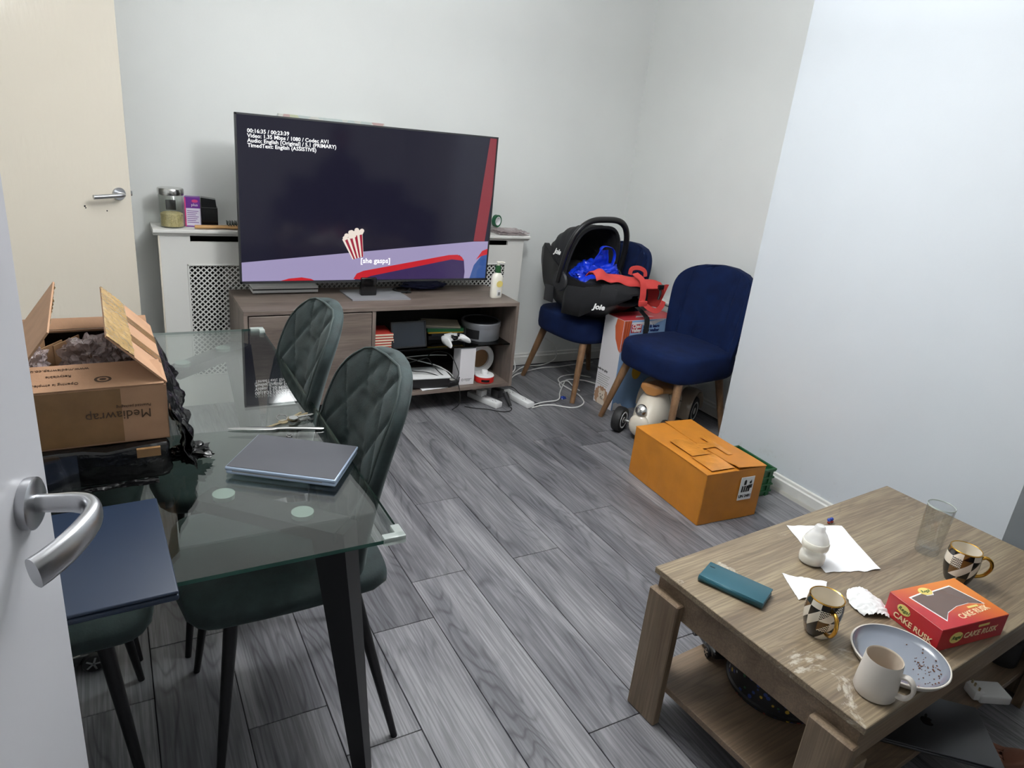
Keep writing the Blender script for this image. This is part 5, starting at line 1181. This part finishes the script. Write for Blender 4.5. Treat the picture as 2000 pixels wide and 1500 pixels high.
bm = BM(); prism(bm, [(x*1.03,y*1.06,rh+.0006) for x,y in wn], (0,0,.0003)); obj('window_border', bm, 'print_white', rk, smooth=False)
bm = BM(); prism(bm, [(x*.98,y*.97,rh+.0009) for x,y in wn], (0,0,.0003)); obj('window', bm, 'rusk_window', rk, smooth=False)
bm = BM(); prism(bm, [(-.022+a,.050+b,rh+.0009) for a,b in ell(0,0,.020,.014)], (0,0,.0005)); obj('logo_oval', bm, 'logo_yellow', rk, smooth=False)
text('Regal', .013, 'logo_green', rk, (-.022,.050,rh+.0017), (1,0,0),(0,1,0), shear=.3)
text('CAKE RUSK', .022, 'rusk_text', rk, (.030,-.044,rh+.0010), (1,.10,0),(-.10,1,0), bold=.0004)
bm = BM(); box(bm, .030,.066,-.030,-.024,rh+.0009,rh+.0013); obj('gold_tab', bm, 'logo_yellow', rk, smooth=False)
bm = BM(); prism(bm, [(-.058+a,-rd_-.0002,.030+b) for a,b in ell(0,0,.022,.0155)], (0,-.0006,0)); obj('logo_oval', bm, 'logo_yellow', rk, smooth=False)
bm = BM(); prism(bm, [(-rl-.0002,.026+a,.042+b) for a,b in ell(0,0,.018,.0125)], (-.0006,0,0)); obj('logo_oval', bm, 'logo_yellow', rk, smooth=False)
text('Regal', .015, 'logo_green', rk, (-.058,-rd_-.0012,.030), (1,0,0),(0,0,1), shear=.3); text('Regal', .014, 'logo_green', rk, (-rl-.0012,.026,.042), (0,-1,0),(0,0,1), shear=.3)
text('CAKE RUSK', .0225, 'rusk_text', rk, (.026,-rd_-.0008,.029), (1,0,0),(0,0,1), bold=.0004, shear=.15); text('CAKE RUSK', .0205, 'rusk_text', rk, (-rl-.0008,-.006,.017), (0,-1,0),(0,0,1), bold=.0004)
bm = BM(); box(bm, .012,.050,-rd_-.0008,-rd_-.0002,.046,.052); obj('gold_tab', bm, 'logo_yellow', rk, smooth=False)
# two small beads
p = thing('bead_toy','tiny blue and red beaded clip on far edge of coffee table','toy',(1.868,1.112,ZK))
for s in (-1,1):
    bm = BM(); crumple(bm, (s*.0065,0,.0125), (.006,.006,.006), 2, 0, 1); obj('blue_bead', bm, 'bead_blue', p)
    bm = BM(); crumple(bm, (s*.0075,-.002,.005), (.005,.005,.005), 2, 0, 1); obj('red_bead', bm, 'bead_red', p)

# ------------------------------------------------------------------ on the coffee table's shelf
ZH = .1286
p = thing('speckled_drum','round black cushion with coloured speckles on coffee table shelf','cushion',(1.500,.905,ZH))
bm = BM(); lathe(bm, [(0,0),(.125,0),(.136,.006),(.138,.018),(.134,.028),(.132,.110),(.120,.150),(.08,.172),(0,.178)], 56); obj('cover', bm, 'speckle', p)
bm = BM(); lathe(bm, [(.136,.010),(.141,.014),(.141,.020),(.136,.024)], 56, cap=False); obj('edge_band', bm, 'black_plastic', p)
toy_car('small black toy car on coffee table shelf behind speckled cushion', (1.440,1.105,ZH), rad(70), L=.15)
p = thing('silver_laptop','closed silver grey laptop on coffee table shelf','laptop',(1.768,.640,ZH), rad(-44))
bm = BM(); box(bm, -.152,.152,-.106,.106,.001,.010,bev=.003,seg=2); obj('base', bm, 'space_grey', p)
bm = BM(); box(bm, -.152,.152,-.106,.106,.0108,.0155,bev=.0022,seg=2); obj('lid', bm, 'space_grey', p)
bm = BM(); ap = []
for i in range(28):
    a = 2*PI*i/28; r_ = .017*(1-.16*math.exp(-((a-PI/2)/.35)**2)-.10*math.exp(-((a-1.5*PI)/.3)**2)); ap.append((r_*.92*math.cos(a), r_*math.sin(a)))
ap = [(x-(.006 if (x>.008 and -.004<y<.006) else 0),y) for x,y in ap]
prism(bm, [(x,y,.0155) for x,y in ap], (0,0,.0003)); prism(bm, [(.003+.0085*a*.6+.003*b,.021+.0085*b,.0155) for a,b in ell(0,0,.7,.9,14)], (0,0,.0003)); obj('lid_emblem', bm, 'black_gloss', p, smooth=False)
p = thing('white_charger','white plug charger brick with folding prongs on coffee table shelf','charger',(2.050,.628,ZH), rad(-28))
bm = BM(); box(bm, -.045,.045,-.032,.032,0,.028,bev=.006,seg=3); obj('brick', bm, 'white_plastic', p)
bm = BM(); box(bm, -.062,-.030,-.026,.020,.004,.034,bev=.006,seg=2); obj('plug_head', bm, 'white_plastic', p)
for y in (-.018,.0,.012):
    bm = BM(); box(bm, -.050,-.046,y-.002,y+.002,.034,.044); obj('prong', bm, 'brass_key', p, smooth=False)
p = thing('dark_canister','dark cylindrical canister at far end of coffee table shelf','canister',(2.262,.700,ZH))
bm = BM(); lathe(bm, [(0,0),(.042,0),(.044,.004),(.044,.085),(.042,.09),(0,.09)], 32); obj('body', bm, 'charcoal_plastic', p)
bm = BM(); lathe(bm, [(0,.09),(.045,.09),(.045,.105),(.042,.108),(0,.108)], 32); obj('lid', bm, 'black_plastic', p)

# ------------------------------------------------------------------ seated person (only toes in view) and their sofa, out of frame
def skinfig(name, verts, edges, radii, m_, parent, levels=2, root=0):
    me = bpy.data.meshes.new(name); me.from_pydata([Vector(v) for v in verts], edges, []); o = bpy.data.objects.new(name, me); C.objects.link(o); o.parent = parent
    o.modifiers.new('k','SKIN'); 
    for i, r_ in enumerate(radii): me.skin_vertices[0].data[i].radius = r_ if isinstance(r_, tuple) else (r_,r_)
    me.skin_vertices[0].data[root].use_root = True
    s = o.modifiers.new('s','SUBSURF'); s.levels = s.render_levels = levels
    me.materials.append(M[m_]); return o
sofa = thing('sofa','dark grey sofa behind the viewer beside coffee table','sofa',(2.25,-.38,0))
for nm,b in (('base',(-.75,.75,-.40,.36,.06,.24)),('seat_cushion',(-.62,.0,-.30,.38,.24,.42)),('seat_cushion',(.0,.62,-.30,.38,.24,.42)),('back_cushion',(-.62,.62,-.46,-.24,.40,.82)),('armrest',(-.75,-.62,-.42,.36,.24,.60)),('armrest',(.62,.75,-.42,.36,.24,.60)),('foot',(-.70,.70,-.36,.32,0,.06))):
    bm = BM(); box(bm, *b, bev=.03 if nm!='foot' else .005, seg=3); obj(nm, bm, 'sofa_fabric', sofa)
pr_ = thing('person','person in dark trousers seated out of frame, bare toes beside coffee table','person',(2.08,.0,0))
V_p = [(0,-.38,.53),(0,-.40,.70),(0,-.42,.90),(0,-.42,1.02),(0,-.40,1.10),(0,-.38,1.20),
 (.09,-.34,.53),(.11,.02,.52),(.12,.14,.49),(.12,.20,.28),(.115,.22,.10),
 (-.09,-.34,.53),(-.10,.08,.53),(-.09,.22,.49),(-.05,.36,.28),(-.02,.41,.10),
 (.17,-.42,.98),(.22,-.34,.76),(.12,-.12,.64),(-.17,-.42,.98),(-.22,-.34,.76),(-.10,-.10,.65)]
E_p = [(0,1),(1,2),(2,3),(3,4),(4,5),(0,6),(6,7),(7,8),(8,9),(9,10),(0,11),(11,12),(12,13),(13,14),(14,15),(3,16),(16,17),(17,18),(3,19),(19,20),(20,21)]
R_p = [.13,.13,.15,.09,.05,.09,.09,.075,.07,.062,.055,.09,.075,.07,.062,.055,.06,.05,.04,.06,.05,.04]
body = skinfig('body', V_p, E_p, R_p, 'trousers', pr_)
def foot(ax, ay, dx, dy):
    d = Vector((dx,dy,0)).normalized(); n_ = Vector((d.y,-d.x,0)); a = Vector((ax,ay,0))
    V_ = [a+Vector((0,0,.075)), a-d*.045+Vector((0,0,.030)), a+d*.06+Vector((0,0,.045)), a+d*.115+Vector((0,0,.028)), a+Vector((0,0,.13))]; E_ = [(0,1),(0,2),(2,3),(0,4)]; R_ = [.036,.028,(.034,.026),(.040,.018),.036]
    for k,(off,L_,r_) in enumerate(((.030,.050,.0125),(.012,.052,.0095),(-.003,.048,.009),(-.017,.042,.0085),(-.029,.034,.008))):
        i = len(V_); b = a+d*.118+n_*off; V_ += [b+Vector((0,0,.020)), b+d*L_*.55+Vector((0,0,.019)), b+d*L_+Vector((0,0,.011))]; R_ += [r_,r_*.95,r_*.9]; E_ += [(3,i),(i,i+1),(i+1,i+2)]
    skinfig('foot', V_, E_, R_, 'skin', pr_, 2)
foot(-.02,.420,-.45,.89); foot(.115,.235,0,1)
bm = BM(); crumple(bm, (0,-.365,1.24), (.085,.105,.12), 3, .02, 2); obj('head', bm, 'skin', pr_)
bm = BM(); crumple(bm, (0,-.385,1.275), (.092,.105,.10), 3, .06, 4); obj('hair', bm, 'hair', pr_)
